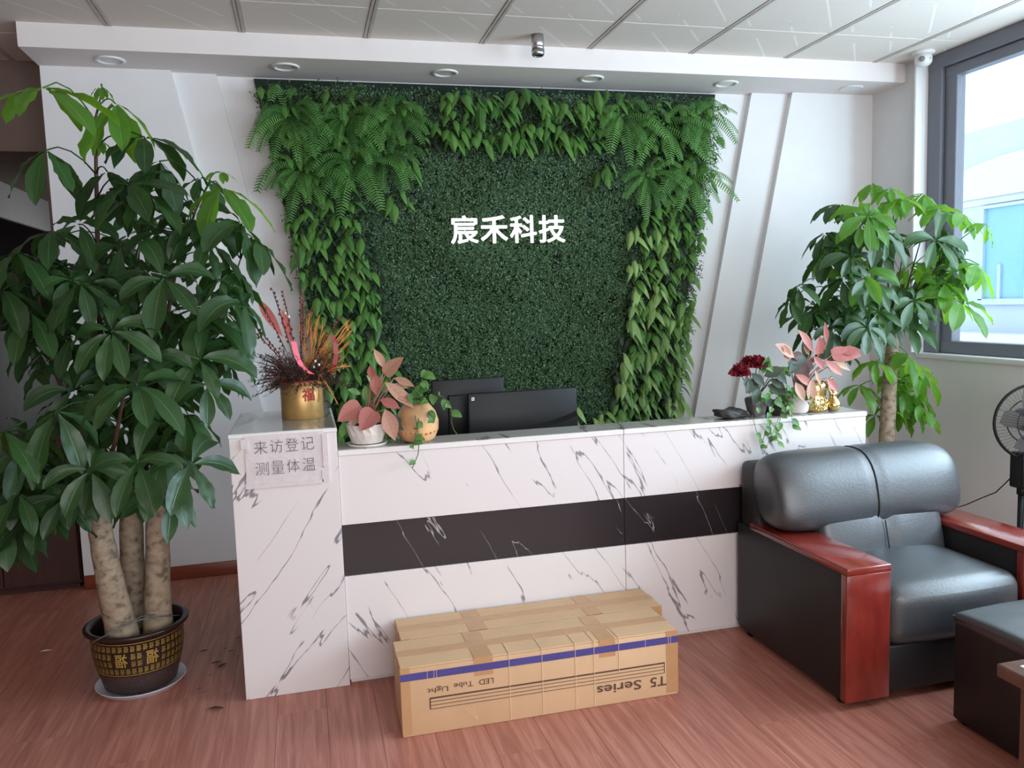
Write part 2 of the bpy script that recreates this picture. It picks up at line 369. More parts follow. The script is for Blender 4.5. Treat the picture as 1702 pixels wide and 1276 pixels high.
# ------------------------------------------------------------------ leaves
def obov(t): return max(0, math.sin(PI*min(1, t)**1.25))**.8
def lance(t): return max(0, math.sin(PI*t**.9))**1.0
def heart(t): return max(0, math.sin(PI*min(1, (t*.94+.06))**.62))**.75
def leaflet(mb, o, d, n, L_, W_, droop=.6, fold=.2, wave=0, nl=8, prof=obov, p=1.4, seed=0):
    o = V(o); d = V(d).normalized(); n = V(n); c = o.copy(); vs = []; uv = []; fs = []
    side = d.cross(n)
    if side.length < 1e-3: side = d.cross(V((.3, .9, .1)))
    side.normalize()
    for i in range(nl+1):
        t = i/nl; dr = (d+V((0, 0, -1))*droop*t**p*1.6).normalized()
        if i: c = c+dr*(L_/nl)
        sd = (side-dr*side.dot(dr)).normalized(); nn = sd.cross(dr)
        w_ = max(W_*prof(t), W_*.03)
        for k in range(5):
            s_ = (k-2)/2; wob = wave*math.sin(t*17+seed+(2.1 if s_ > 0 else 0))*abs(s_)
            vs.append(c+sd*s_*w_*.5+nn*(abs(s_)*fold*w_*.5+wob*W_)); uv.append((t, k/4))
    for i in range(nl):
        for k in range(4): a = i*5+k; fs.append((a, a+5, a+6, a+1))
    mb.add(vs, fs, uv, True)
def rnd(a, b): return R.uniform(a, b)
def palmate(mb, node, axis, n, L_, spread=1.25, droop=.8, flat=0):
    axis = V(axis).normalized(); ref = V((0, 0, 1)) if abs(axis.z) < .95 else V((1, 0, 0))
    u = axis.cross(ref).normalized(); w_ = u.cross(axis)
    a0 = rnd(0, 6)
    for k in range(n):
        a = a0+2*PI*k/n+rnd(-.2, .2); op = spread+rnd(-.15, .15)
        d = axis*math.cos(op)+(u*math.cos(a)+w_*math.sin(a))*math.sin(op)
        l = L_*rnd(.72, 1.08); q = node+d*.012
        leaflet(mb, q, d, axis+d*.1, l, l*rnd(.30, .39), droop*rnd(.7, 1.3), rnd(.1, .45), rnd(.02, .10), 8, obov, 1.1, rnd(0, 6))
def build_tree(root_, stems, nodes, sname='leaf'):
    sp = [q for st in stems for q in st]
    for i, (x, y, Y, L_, ax, mt, *o) in enumerate(nodes):
        L_ *= .93
        nd = P(x, y, Y) if not isinstance(x, V) else x
        best = min(sp, key=lambda q: (q-nd).length+max(0, q.z-nd.z)*1.5+.0)
        out = V((nd.x-best.x, nd.y-best.y, 0)); ln = max(.05, out.length)
        axis = V(ax) if ax else (out.normalized()*.75+V((0, -.15, .55)))
        mb = MB(); mid = (best+nd)/2+V((0, 0, .12*ln+.01))
        mb.tube([best, (best+mid)/2+V((0, 0, .01)), mid, (mid+nd)/2+V((0, 0, .05*ln)), nd], [.004, .0032, .003, .0028, .0035], 5)
        palmate(mb, nd, axis, o[0] if o else R.choice((5, 6, 6, 7)), L_, rnd(1.3, 1.55) if axis.y < -.6 else rnd(1.6, 2.15), rnd(.6, 1.2))
        mb.build('leaf', mt, root_)

# ------------------------------------------------------------------ the room
YW = 5.2; XR = 4.08; ZC = 3.145; ZS = 3.02
def struct(name, mb, m, parent=None):
    o = mb.build(name, m, parent)
    if not parent: o['kind'] = 'structure'
    return o
fl = struct('floor', MB().box((-4.2, -3, -.12), (XR+.25, 10, -.012)), 'conc')
pl_meshes = {}
def plank(x, y0, y1):
    y0 = max(y0, -.3); L_ = round(y1-y0, 3)
    if L_ < .05: return
    if L_ not in pl_meshes:
        mb = MB(); wd = .195; g = .0004
        mb.add([(g, g, -.012), (wd-g, g, -.012), (wd-g, L_-g, -.012), (g, L_-g, -.012), (g, g, -.0006), (wd-g, g, -.0006), (wd-g, L_-g, -.0006), (g, L_-g, -.0006),
                (2*g, 2*g, 0), (wd-2*g, 2*g, 0), (wd-2*g, L_-2*g, 0), (2*g, L_-2*g, 0)],
               [(0, 1, 5, 4), (1, 2, 6, 5), (2, 3, 7, 6), (3, 0, 4, 7), (4, 5, 9, 8), (5, 6, 10, 9), (6, 7, 11, 10), (7, 4, 8, 11), (8, 9, 10, 11)])
        o = mb.build('plank', 'plank', fl); pl_meshes[L_] = o.data; o.location = (x, y0, 0); return
    o = bpy.data.objects.new('plank', pl_meshes[L_]); COL.objects.link(o); o.parent = fl; o.location = (x, y0, 0)
x = -2.72; k = 0
while x < XR-.05:
    y = -.4+((k*.47) % 1.22)-1.22
    while y < 5.2:
        y1 = y+1.22
        if y1 > 1.1: plank(x, y, min(y1, 5.6))
        y = y1
    x += .195; k += 1
struct('floor_corridor', MB().box((-4.2, 5.3, -.012), (-1.34, 9.6, 0)).box((-4.2, -3, -.012), (-2.72, 5.3, 0)).box((-2.72, -3, -.012), (XR, -.3, 0)), 'plank').name = 'floor_margin'
# ceiling: slab, exposed grid, tiles
ce = struct('ceiling', MB().box((-4.2, -3, ZC+.013), (XR+.25, 5.6, ZC+.2)), 'grid')
g = MB(); S = .676; gx = [-.23+S*k for k in range(-6, 8)]; gy = [4.38+S-S*k for k in range(-1, 13)]
for a in gx:
    if -4.2 < a < XR: g.box((a-.0175, -3, ZC-.003), (a-.003, YW, ZC+.012)); g.box((a+.003, -3, ZC-.003), (a+.0175, YW, ZC+.012)); g.box((a-.003, -3, ZC+.003), (a+.003, YW, ZC+.012))
g.build('ceiling_grid', 'grid', ce)
tm = {}
for i, a in enumerate(gx):
    for j, b in enumerate(gy):
        x0, x1 = max(a+.018, -4.2), min(a+S-.018, XR+.12); y1, y0 = min(b, 5.59)-.003, max(b-S, -3)+.003
        if x1-x0 < .03: continue
        key = (round(x1-x0, 3), round(y1-y0, 3))
        if key not in tm:
            o = MB().rbox((0, 0, 0), (x1-x0, y1-y0, .014), .003, 1).build('ceiling_tile', 'tile', ce); tm[key] = o.data
        else:
            o = bpy.data.objects.new('ceiling_tile', tm[key]); COL.objects.link(o); o.parent = ce
        o.location = (x0, y0, ZC)
# back wall in three stepped layers with slanting edges
def LX(base, sl, z): return base+sl*(ZS-z)
Y0, Y1, Y2 = 5.30, 5.25, 5.20
wb = MB().box((-1.34, Y0, 0), (XR+.2, Y0+.15, 3.3))
struct('wall_back', wb, 'wall')
def slab(x0t, x0b, x1t, x1b, ya, yb): return MB().prism([(x0b, 0), (x1b, 0), (x1t, ZS), (x0t, ZS)], ya, yb)
struct('trim_1', slab(-1.34, -1.34, -.655, -.655+.195*ZS, Y2, Y0), 'wall')
struct('trim_2', slab(-.66, -.66+.195*ZS-.01, -.412, -.412+.195*ZS, Y1, Y0), 'wall')
struct('trim_3', slab(3.424, 3.424-.21*ZS, XR, XR, Y2, Y0), 'wall')
struct('trim_4', slab(3.135, 3.135-.205*ZS, 3.43, 3.43-.21*ZS, Y1, Y0), 'wall')
struct('trim_5', MB().box((-1.345, 4.86, ZS), (XR, YW+.1, ZC+.01)), 'soffit').name = 'ceiling_soffit'
# right wall with the window; sill wall below runs towards the camera
struct('wall_right', MB().box((XR, 4.72, 0), (XR+.2, YW+.1, ZC+.02)).box((XR, -3, 0), (XR+.2, 4.72, 1.15)).box((XR, -3, 1.15), (XR+.2, -.6, ZC+.02)), 'wall')
struct('trim_6', MB().rbox((XR-.012, -.6, 1.15), (XR+.2, 4.72, 1.185), .004, 2), 'sill').name = 'window_sill'
wf = MB(); fx0, fx1 = XR+.085, XR+.15
_k = [0]
def fr(y0, y1, z0, z1, a=fx0, b=fx1):
    _k[0] += 1; e = .0016*_k[0]; wf.rbox((a-e, y0+e*.3, z0+e*.2), (b+e, y1-e*.3, z1-e*.2), .004, 1)
fr(4.60, 4.72, 1.185, ZC, fx0-.03, fx1); fr(4.50, 4.60, 1.185, ZC, fx0, fx1); fr(-.6, 4.72, 3.05, ZC, fx0-.03, fx1); fr(-.6, 4.6, 2.98, 3.05); fr(-.6, 4.6, 1.185, 1.27)
for yy in (2.95, 1.5, .1): fr(yy-.05, yy+.05, 1.27, 2.98)
win = struct('window_1', wf, 'winframe')
for y0, y1 in ((3.0, 4.50), (1.55, 2.9), (.15, 1.45), (-.6, .05)):
    MB().box((XR+.11, y0, 1.27), (XR+.118, y1, 2.98)).build('pane', 'glass', win)
# wall behind the camera with its wide glass front, left wall, corridor
struct('wall_front', MB().box((-4.2, -3.2, 0), (-1.3, -3, 3.3)).box((3.7, -3.2, 0), (XR+.2, -3, 3.3)).box((-1.3, -3.2, 0), (3.7, -3, .5)).box((-1.3, -3.2, 3), (3.7, -3, 3.3)), 'wall')
struct('wall_left', MB().box((-4.4, -3.2, 0), (-4.2, 10, 3.3)), 'darkwall')
struct('wall_corridor_end', MB().box((-4.2, 9.6, 0), (-1.3, 9.8, 3.3)).box((-1.42, Y0+.15, 0), (-1.34, 9.6, 3.3)), 'darkwall').name = 'wall_corridor'
struct('ceiling_corridor', MB().box((-4.2, 5.6, 2.62), (-1.34, 9.6, 3.3)), 'darkwall').name = 'ceiling_corridor'
tm2 = None
struct('baseboard_back', MB().rbox((-1.34, YW-.014, 0), (-.03, YW, .085), .004, 2).rbox((-.03, YW-.014, 0), (XR, YW, .085), .004, 2), 'base')
pt = root('glass_partition', (-2.1, 6.2, 0), 'grey and dark glass partition with white header behind the left tree', 'partition')
MB().box((-2.16, 5.62, 2.36), (-2.08, 9.6, 2.62)).build('header', 'sill', pt)
MB().box((-2.15, 6.0, 1.76), (-2.10, 9.6, 2.36)).build('glass_panel', 'dglass', pt)
MB().box((-2.15, 6.0, 1.63), (-2.10, 9.6, 1.76)).build('upper_rail', 'greyp', pt)
MB().box((-2.14, 6.0, 1.53), (-2.11, 9.6, 1.63)).build('dark_band', 'dglass', pt)
MB().box((-2.15, 6.0, .0), (-2.10, 9.6, 1.53)).build('lower_panel', 'greyp', pt)
MB().box((-2.17, 5.62, 0), (-2.06, 5.72, 2.36)).build('post', 'greyp', pt)
cb = root('storage_cabinet', (-1.9, 5.34, 0), 'low dark brown wooden cabinet in the corridor behind the left tree', 'cabinet')
MB().rbox((-2.6, 5.242, .03), (-1.36, 5.43, .93), .004, 1).box((-2.58, 5.26, 0), (-1.38, 5.42, .03)).build('body', 'cab', cb)
for a, b in ((-2.59, -2.185), (-2.18, -1.775), (-1.77, -1.365)):
    d = MB().rbox((a, 5.22, .05), (b, 5.242, .9), .003, 1).build('door', 'cab', cb)
    MB().rbox((b-.05, 5.20, .38), (b-.04, 5.22, .5), .002, 1).build('handle', 'steel', d)

# ------------------------------------------------------------------ outside the window
bd = root('facade_building', (12, 11, -6), 'pale hazy building with teal windows across from the right window', 'building')
MB().box((12, 3, -6), (16, 26, 4.44)).build('wall', 'facade', bd)
ar = MB(); pts = [(12.9+2.6*math.cos(a), 3.3+1.05*math.sin(a)*0+math.sin(a)*.62) for a in [PI*k/24 for k in range(25)]]
for i in range(24):
    (ya, za), (yb, zb) = pts[i], pts[i+1]; ya -= 2; yb -= 2
    ar.add([(11.93, ya, 3.2), (11.93, yb, 3.2), (11.93, yb, zb), (11.93, ya, za), (12, ya, za), (12, yb, zb)], [(0, 1, 2, 3), (3, 2, 5, 4)])
ar.box((11.97, 8.3, 3.08), (12, 13.5, 3.22)); ar.build('arch_panel', 'facade2', bd)
for y0 in (10.2, 7.6, 5.0):
    wn = MB().box((11.96, y0, 1.38), (12.0, y0+2.05, 3.02)).build('window', 'fglass', bd)
    MB().box((11.9, y0-.06, 1.3), (11.97, y0+2.1, 1.40)).box((11.9, y0-.06, 3.0), (11.97, y0+2.1, 3.05)).box((11.9, y0+1.99, 1.38), (11.97, y0+2.08, 3.0)).box((11.92, y0+1.05, 1.38), (11.97, y0+1.12, 2.5)).box((11.92, y0, 2.47), (11.97, y0+1.12, 2.54)).box((11.92, y0+1.62, 1.4), (11.97, y0+1.68, 2.0)).build('window_frame', 'fframe', wn)
MB().box((11.6, 3, .55), (12, 26, .8)).build('ledge', 'facade2', bd)

# ------------------------------------------------------------------ reception counter
ct = root('reception_counter', (1.2, 3.7, 0), 'white marble reception counter with a black marble band and taller left pillar', 'counter')
YC = 3.44
MB().rbox((-.315, YC, .0), (.113, 4.15, 1.105), .002, 1).build('pillar', 'marble_p', ct)
MB().rbox((-.317, YC-.002, 1.105), (.115, 4.152, 1.122), .002, 1).build('pillar_edge', 'edge', ct)
MB().rbox((-.31, YC+.004, 1.119), (.108, 4.145, 1.1235), .001, 1).build('pillar_top', 'slab', ct)
XE = 2.69; XS = 1.397
for x0, x1 in ((.1145, XS-.001), (XS+.001, XE)):
    MB().rbox((x0, YC+.01, .02), (x1, YC+.03, .478), .0015, 1).build('lower_panel', 'marble', ct)
    MB().rbox((x0, YC+.0145, .480), (x1, YC+.03, .700), .001, 1).build('black_band', 'black', ct)
    MB().rbox((x0, YC+.01, .702), (x1, YC+.03, 1.0), .0015, 1).build('upper_panel', 'marble', ct)
    MB().rbox((x0, YC+.004, 1.0), (x1+(.002 if x1 == XE else 0), 3.64, 1.023), .002, 1).build('top_edge', 'edge', ct)
    MB().rbox((x0+.002, YC+.008, 1.021), (x1-.002, 3.638, 1.0255), .001, 1).build('countertop', 'slab', ct)
MB().box((.12, YC+.03, 0), (XE, YC+.05, 1.0)).box((.12, 3.61, .76), (XE, 3.63, 1.0)).box((XE-.02, YC+.05, 0), (XE, 3.63, 1.0)).box((.12, YC+.05, .98), (XE-.02, 3.62, 1.0)).build('carcass', 'edge', ct)
dk = root('office_desk', (1.4, 4.0, 0), 'pale desk hidden behind the counter carrying the two monitors', 'desk')
MB().rbox((.12, 3.655, .735), (XE-.02, 4.35, .76), .003, 1).build('desk_surface', 'slab', dk)
MB().box((XE-.45, 3.7, .0), (XE-.06, 4.3, .735)).build('drawer_unit', 'edge', dk); MB().box((.14, 3.7, 0), (.5, 4.3, .735)).build('drawer_unit', 'edge', dk)

# paper notice on the pillar
nt = root('paper_notice', (-.1, YC-.003, .9), 'wrinkled taped paper notice with grey characters on the counter pillar', 'notice')
mb = MB(); nx, nz = 16, 12; vs = []
for j in range(nz+1):
    for i in range(nx+1):
        vs.append((-.255+.315*i/nx+(R.uniform(-.001, .001)), YC-.0032-abs(R.gauss(0, .0011)), .908+.205*j/nz))
mb.add(vs, [(j*(nx+1)+i, j*(nx+1)+i+1, (j+1)*(nx+1)+i+1, (j+1)*(nx+1)+i) for j in range(nz) for i in range(nx)], smooth=True)
mb.build('sheet', 'paper', nt)
for row, (txt, z0) in enumerate((('来访登记', 1.036), ('测量体温', .948))):
    for i, ch in enumerate(txt):
        mb = MB(); x0 = -.218+i*.062+row*.001
        put_text(mb, ch, x0, x0+.051, z0+i*.0015, z0+.054+i*.0015, lambda x, z, l: (x, YC-.0088, z), -.012); mb.build('character', 'inkg', nt)
for a, b, c, d in ((-.27, 1.06, -.24, 1.1), (.045, .90, .075, .95), (-.26, .894, .05, .912), (.052, .96, .074, 1.1)):
    MB().rbox((a, YC-.0085, b), (c, YC-.0005, d), .0004, 1).build('tape_strip', 'paper', nt)

# ------------------------------------------------------------------ cardboard cartons
def carton(x0, x1, y0, y1, h, label, print_it):
    r_ = root('cardboard_box', ((x0+x1)/2, (y0+y1)/2, 0), label, 'box', 'long cardboard cartons before the counter')
    def wob(co, q): return (co.x+.003*math.sin(co.z*30+co.y*9), co.y+.002*math.sin(co.x*7), co.z+.002*math.sin(co.x*5+co.y*6))
    MB().rbox((x0, y0, 0), (x1, y1, h-.006), .004, 2).build('carton', 'card', r_)
    m_ = (y0+y1)/2
    MB().rbox((x0, y0+.001, h-.006), (x1, m_-.002, h), .002, 1).build('flap', 'card', r_)
    MB().rbox((x0, m_+.002, h-.006), (x1, y1-.001, h), .002, 1).build('flap', 'card', r_)
    e = .0012
    MB().rbox((x0-e, m_-.028, h-.001), (x1+e, m_+.028, h+e), .0003, 1).box((x0-e*1.5, m_-.028, h-.07), (x0, m_+.028, h+e)).build('tape', 'tape', r_)
    W_ = x1-x0
    for u0, u1 in ((.25, .315), (.70, .76)):
        a, b = x0+W_*u0, x0+W_*u1
        tp_ = MB().box((a, y0-e, h-.07), (b, y0-.0002, h+e)).box((a, y0, h+.0002), (b, m_-.029, h+e)).build('tape', 'tape', r_)
        MB().box((a, m_+.029, h+.0002), (b, y1-.002, h+e)).build('tape', 'tape', r_)
    MB().box((x1+.0002, y0+.001, .02), (x1+e, y1-.02, h-.01)).build('end_tape', 'tape', r_)
    MB().box((x1-.05, y0-e, .01), (x1+e, y0-.0002, h)).build('corner_tape', 'tape', r_)
    MB().box((x0-e, y0-e, .01), (x0+.035, y0-.0002, h)).build('corner_tape', 'tape', r_)
    if print_it:
        yb = y0-.0016
        MB().box((x0-.001, yb, h-.052), (x1+.001, y0, h-.024)).build('blue_band', 'blue', r_)
        def up(x, z, l): return (x, yb-.0002, z)
        def T(s, xa, xb, za, zb, nm, bold=0):      # printed upside down: turned half round
            mb = MB(); put_text(mb, s, xa, xb, za, zb, lambda x, z, l: (xa+xb-x, yb-.0004, za+zb-z), bold); mb.build(nm, 'ink', r_)
        T('T5', x0+1.005, x0+1.075, .046, .086, 'printed_word', .012); T('Series', x0+.775, x0+.965, .046, .086, 'printed_word', .012)
        T('LED', x0+.298, x0+.355, .165, .186, 'printed_word', .004); T('Tube', x0+.2, x0+.275, .165, .186, 'printed_word', .004); T('Light', x0+.098, x0+.178, .160, .186, 'printed_word', .004)
        mb = MB()
        zA, zB = .098, .142; xa, xb = x0+.108, x0+1.068
        for z_, t_ in ((zA, .0008), (zA+.014, .0008), (zA+.028, .0008), (zB-.003, .0012), (zB, .0012)): mb.box((xa, yb-.0004, z_-t_), (xb, y0, z_+t_))
        for x_ in (xa, xb): mb.box((x_-.001, yb-.0004, zA), (x_+.001, y0, zB))
        mb.box((xa-.003, yb-.0004, zA), (xa, y0, zB)); mb.build('printed_tube', 'ink', r_)
        mb = MB()
        for x_ in (.418, .55, .687, .765, .87): mb.box((x0+x_, yb-.0008, .004 if x_ < .8 else .13), (x0+x_+.0016, y0, h)).box((x0+x_, y0-.0005, h), (x0+x_+.0016, m_, h+.0022))
        for x_ in (.1, .125, .135, .985, 1.085, 1.095): mb.box((x0+x_, yb-.0008, h-.055), (x0+x_+.0013, y0, h-.02))
        for k in range(3):
            a = x0+.24+.015*k; mb.add([(a, yb-.001, .085), (a+.0015, yb-.001, .085), (a+.045-.012*k, yb-.001, .03), (a+.0435-.012*k, yb-.001, .03)], [(0, 1, 2, 3)])
        mb.build('tape_crease', 'crease', r_)
    return r_
carton(.281, 1.408, 2.937, 3.195, .272, 'nearer long cardboard box with a blue band and upside-down printing', True)
carton(.315, 1.462, 3.205, 3.43, .270, 'plain cardboard box behind the printed one, against the counter', False)

# ------------------------------------------------------------------ armchair, ottoman, table
ac = root('armchair', (2.46, 3.0, 0), 'black leather armchair with red mahogany arms beside the counter', 'armchair')
ZA = .568
for s, (xa, xb) in enumerate(((1.952, 2.152), (2.782, 2.985))):
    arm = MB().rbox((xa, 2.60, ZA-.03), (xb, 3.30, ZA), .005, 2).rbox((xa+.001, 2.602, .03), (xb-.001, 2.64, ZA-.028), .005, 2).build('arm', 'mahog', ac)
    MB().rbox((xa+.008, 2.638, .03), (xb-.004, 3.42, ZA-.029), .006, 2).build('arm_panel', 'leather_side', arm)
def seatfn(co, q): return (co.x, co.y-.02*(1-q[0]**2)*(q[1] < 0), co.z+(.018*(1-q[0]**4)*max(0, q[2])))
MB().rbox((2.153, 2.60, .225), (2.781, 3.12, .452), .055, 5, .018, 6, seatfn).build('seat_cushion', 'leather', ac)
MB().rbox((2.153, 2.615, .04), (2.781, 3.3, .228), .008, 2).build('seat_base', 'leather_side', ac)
def tilt(k, z0):
    return lambda co, q: (co.x, co.y+k*(co.z-z0), co.z)
def seam(co, q): return (co.x, co.y+.25*co.z+(.018*math.exp(-(co.x/.012)**2) if q[1] < 0 else 0), co.z)
MB().rbox((2.156, 3.02, .42), (2.778, 3.2, .66), .035, 4, .015, 14, seam).build('back_cushion', 'leather', ac)
mb = MB(); nx_, nr = 60, 40; vs = []
for i in range(nx_+1):
    u = -1+2*i/nx_; u = math.copysign(abs(u)**.75, u); e_ = max(0, 1-abs(u)**7)**.32; gsm = 1-.035*math.exp(-(u/.012)**2)-.008*math.exp(-(u/.05)**2)
    for k in range(nr):
        a = 2*PI*k/nr; c_, s_ = math.cos(a), math.sin(a); q = (abs(c_)**2.7+abs(s_)**2.7)**(-1/2.7)
        y_, z_ = .142*c_*q*(.35+.65*e_)*gsm, .170*s_*q*(.45+.55*e_)*gsm
        vs.append((2.437+.482*u, 3.178+y_+.24*z_, .735+z_-.02*(1-e_)))
mb.add(vs, [(i*nr+k, i*nr+(k+1) % nr, (i+1)*nr+(k+1) % nr, (i+1)*nr+k) for i in range(nx_) for k in range(nr)]+[tuple(range(nr-1, -1, -1)), tuple(nx_*nr+k for k in range(nr))], smooth=True)
hr = mb.build('headrest', 'leather', ac)
pp = []
for k in range(41):
    a = 2*PI*k/40; c_, s_ = math.cos(a), math.sin(a); q = (abs(c_)**2.7+abs(s_)**2.7)**(-1/2.7); pp.append((2.437, 3.178+.139*c_*q+.24*.166*s_*q, .735+.166*s_*q))
MB().tube(pp, .003, 6, False).build('seam_piping', 'thread', hr)
MB().tube([(2.467, 3.012+.25*(z-.54)+.0, z) for z in (.44, .5, .56, .6)], .003, 6).build('seam_piping', 'thread', ac)
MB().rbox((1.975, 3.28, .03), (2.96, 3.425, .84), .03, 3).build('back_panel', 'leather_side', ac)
for x_ in (2.0, 2.93):
    for y_ in (2.68, 3.36): MB().lathe([(.0, 0), (.022, 0), (.025, .03), (0, .03)], (x_, y_, 0), 12).build('foot', 'blackp', ac)

ot = root('ottoman', (2.58, 2.15, 0), 'square black leather ottoman with a buttoned top beside the armchair', 'ottoman')
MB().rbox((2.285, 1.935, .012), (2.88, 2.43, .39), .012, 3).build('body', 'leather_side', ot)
def tuft(co, q):
    d = math.hypot(q[0]*.9, q[1]*.9); a = math.atan2(q[1], q[0])
    return (co.x, co.y, co.z+(q[2] > 0)*(.016*(1-d*d)-.035*math.exp(-d*d*22)-.004*math.sin(a*7)*math.exp(-(d-.3)**2*16)))
MB().rbox((2.28, 1.93, .375), (2.885, 2.435, .43), .018, 3, 0, 18, tuft).build('top_cushion', 'leather', ot)
MB().tube([(2.284, 1.933, .405), (2.881, 1.933, .405), (2.881, 2.432, .405), (2.284, 2.432, .405), (2.284, 1.933, .405)], .005, 6).build('piping', 'leather', ot)
MB().lathe([(0, .008), (.012, .006), (.015, 0)], (2.582, 2.18, .412), 14).build('button', 'leather_side', ot)
for x_ in (2.32, 2.84):
    for y_ in (1.98, 2.39): MB().lathe([(0, 0), (.02, 0), (.02, .014), (0, .014)], (x_, y_, 0), 10).build('foot', 'blackp', ot)

tb = root('coffee_table', (2.5, 1.55, 0), 'brown wooden coffee table with a white glossy top, cut by the right edge', 'table')
MB().rbox((1.957, 1.15, .455), (3.1, 1.915, .497), .006, 2).build('tabletop', 'table', tb)
MB().rbox((2.0, 1.19, .495), (3.06, 1.875, .501), .002, 1).build('glass_top', 'glasstop', tb)
for x_, y_ in ((2.0, 1.8), (2.0, 1.2), (2.98, 1.8), (2.98, 1.2)): MB().rbox((x_, y_-.01, 0), (x_+.07, y_+.07, .457), .004, 1).build('leg', 'table', tb)
MB().rbox((2.02, 1.23, .36), (3.03, 1.85, .455), .003, 1).build('apron', 'table', tb)
MB().rbox((2.03, 1.23, .12), (3.02, 1.85, .14), .003, 1).build('shelf', 'table', tb)

# ------------------------------------------------------------------ computer monitors behind the counter
def monitor(x0, x1, y, z0, z1, label, bulge):
    r_ = root('computer_monitor', ((x0+x1)/2, y, .76), label, 'monitor')
    MB().rbox((x0, y, z0), (x1, y+.022, z1), .006, 2).build('bezel', 'blackp', r_)
    MB().rbox((x0+.008, y+.02, z0+.02), (x1-.008, y+.025, z1-.008), .001, 1).build('screen', 'screen', r_)
    if bulge:
        n = 16; pr = []
        for i in range(n+1):
            u = i/n; pr.append((x0+.006+(x1-x0-.012)*u, z0+(z1-z0)*(.42+.22*u**3)))
        mb = MB(); vs = []
        for (a, b) in pr: vs += [(a, y-.0, b), (a, y-.022, b-.022), (a, y-.024, z0+.01), (a, y, z0+.004)]
        fs = [(i*4+k, (i+1)*4+k, (i+1)*4+k+1, i*4+k+1) for i in range(n) for k in range(3)]+[(0, 1, 2, 3), (n*4+3, n*4+2, n*4+1, n*4)]
        mb.add(vs, fs); mb.build('back_cover', 'blackp', r_)
        st = MB().rbox((x0+.018, y-.0015, z1-.036), (x0+.032, y+.001, z1-.02), .0004, 1).build('sticker', 'whitep', r_)
        MB().box((x0+.022, y-.002, z1-.031), (x0+.028, y-.001, z1-.025)).build('printed_mark', 'inkg', st)
    else:
        MB().rbox((x0+.08, y-.02, z0+.05), (x1-.08, y+.001, z1-.08), .006, 2).build('back_cover', 'blackp', r_)
    xm = (x0+x1)/2
    MB().rbox((xm-.03, y-.03, .77), (xm+.03, y-.0, z0+.1), .006, 2).build('stand', 'blackp', r_)
    MB().rbox((xm-.11, y-.09, .76), (xm+.11, y+.09, .772), .005, 2).build('stand_base', 'blackp', r_)
    return r_
monitor(.775, 1.345, 3.94, .84, 1.175, 'black monitor with a white sticker, back turned, behind the counter', True)
monitor(.62, 1.0, 4.1, .85, 1.235, 'black monitor further back, half hidden behind the stickered one', False)

# ------------------------------------------------------------------ the plant wall
pw = root('plant_wall', (1.33, 5.25, .45), 'artificial green plant wall of ferns, broad leaves and grass mat', 'plant wall')
ZB, ZT = .45, 3.005
def gl(z): return -.2+.175*(ZT-z)
def gr(z): return 2.86-.165*(ZT-z)
MB().prism([(gl(ZB), ZB), (gr(ZB), ZB), (gr(ZT), ZT), (gl(ZT), ZT)], 5.262, Y0).build('backing_board', 'mossback', pw)
rs = np.random.RandomState(3)
def moss_obj(NS=44000):
    z = rs.uniform(ZB+.05, ZT-.06, NS); x = gl(z)+.01+(gr(z)-gl(z)-.02)*rs.rand(NS)
    dep = 5.215+.02*np.sin(x*9+np.sin(z*7)*2)+.015*np.sin(z*16+x*5)
    K = 6; a = rs.uniform(0, 2*PI, NS); cu = rs.uniform(-1.2, 1.2, NS); ln = rs.uniform(.03, .06, NS)
    px, py, pz = x.copy(), dep.copy(), z.copy(); V_ = []
    for k in range(K):
        a2 = a+cu*k/K; st = ln/K
        px = px+np.cos(a2)*st; pz = pz+np.sin(a2)*st-.002; py = py-.006-rs.rand(NS)*.004
        th = rs.uniform(0, 2*PI, NS); ll = rs.uniform(.007, .015, NS); ww = ll*rs.uniform(.25, .45, NS); ty = rs.uniform(-.7, .7, NS)
        dx, dz, dy = np.cos(th)*ll, np.sin(th)*ll, ty*ll; sx, sz = -np.sin(th)*ww, np.cos(th)*ww
        q = np.stack([np.stack([px, py, pz], 1), np.stack([px+dx/2+sx, py+dy/2, pz+dz/2+sz], 1), np.stack([px+dx, py+dy, pz+dz], 1), np.stack([px+dx/2-sx, py+dy/2+.002, pz+dz/2-sz], 1)], 1)
        V_.append(q.reshape(-1, 3))
    v = np.concatenate(V_); n = len(v)//4
    v = v-np.array([1.33, 5.25, .45])
    me = bpy.data.meshes.new('grass_mat'); me.vertices.add(len(v)); me.vertices.foreach_set('co', v.ravel())
    me.loops.add(n*4); me.loops.foreach_set('vertex_index', np.arange(n*4)); me.polygons.add(n)
    me.polygons.foreach_set('loop_start', np.arange(n)*4); me.polygons.foreach_set('loop_total', np.full(n, 4)); me.update(); me.validate()
    me.materials.append(M['moss']); o = bpy.data.objects.new('grass_mat', me); COL.objects.link(o); o.parent = pw; o['kind'] = 'stuff'
moss_obj()
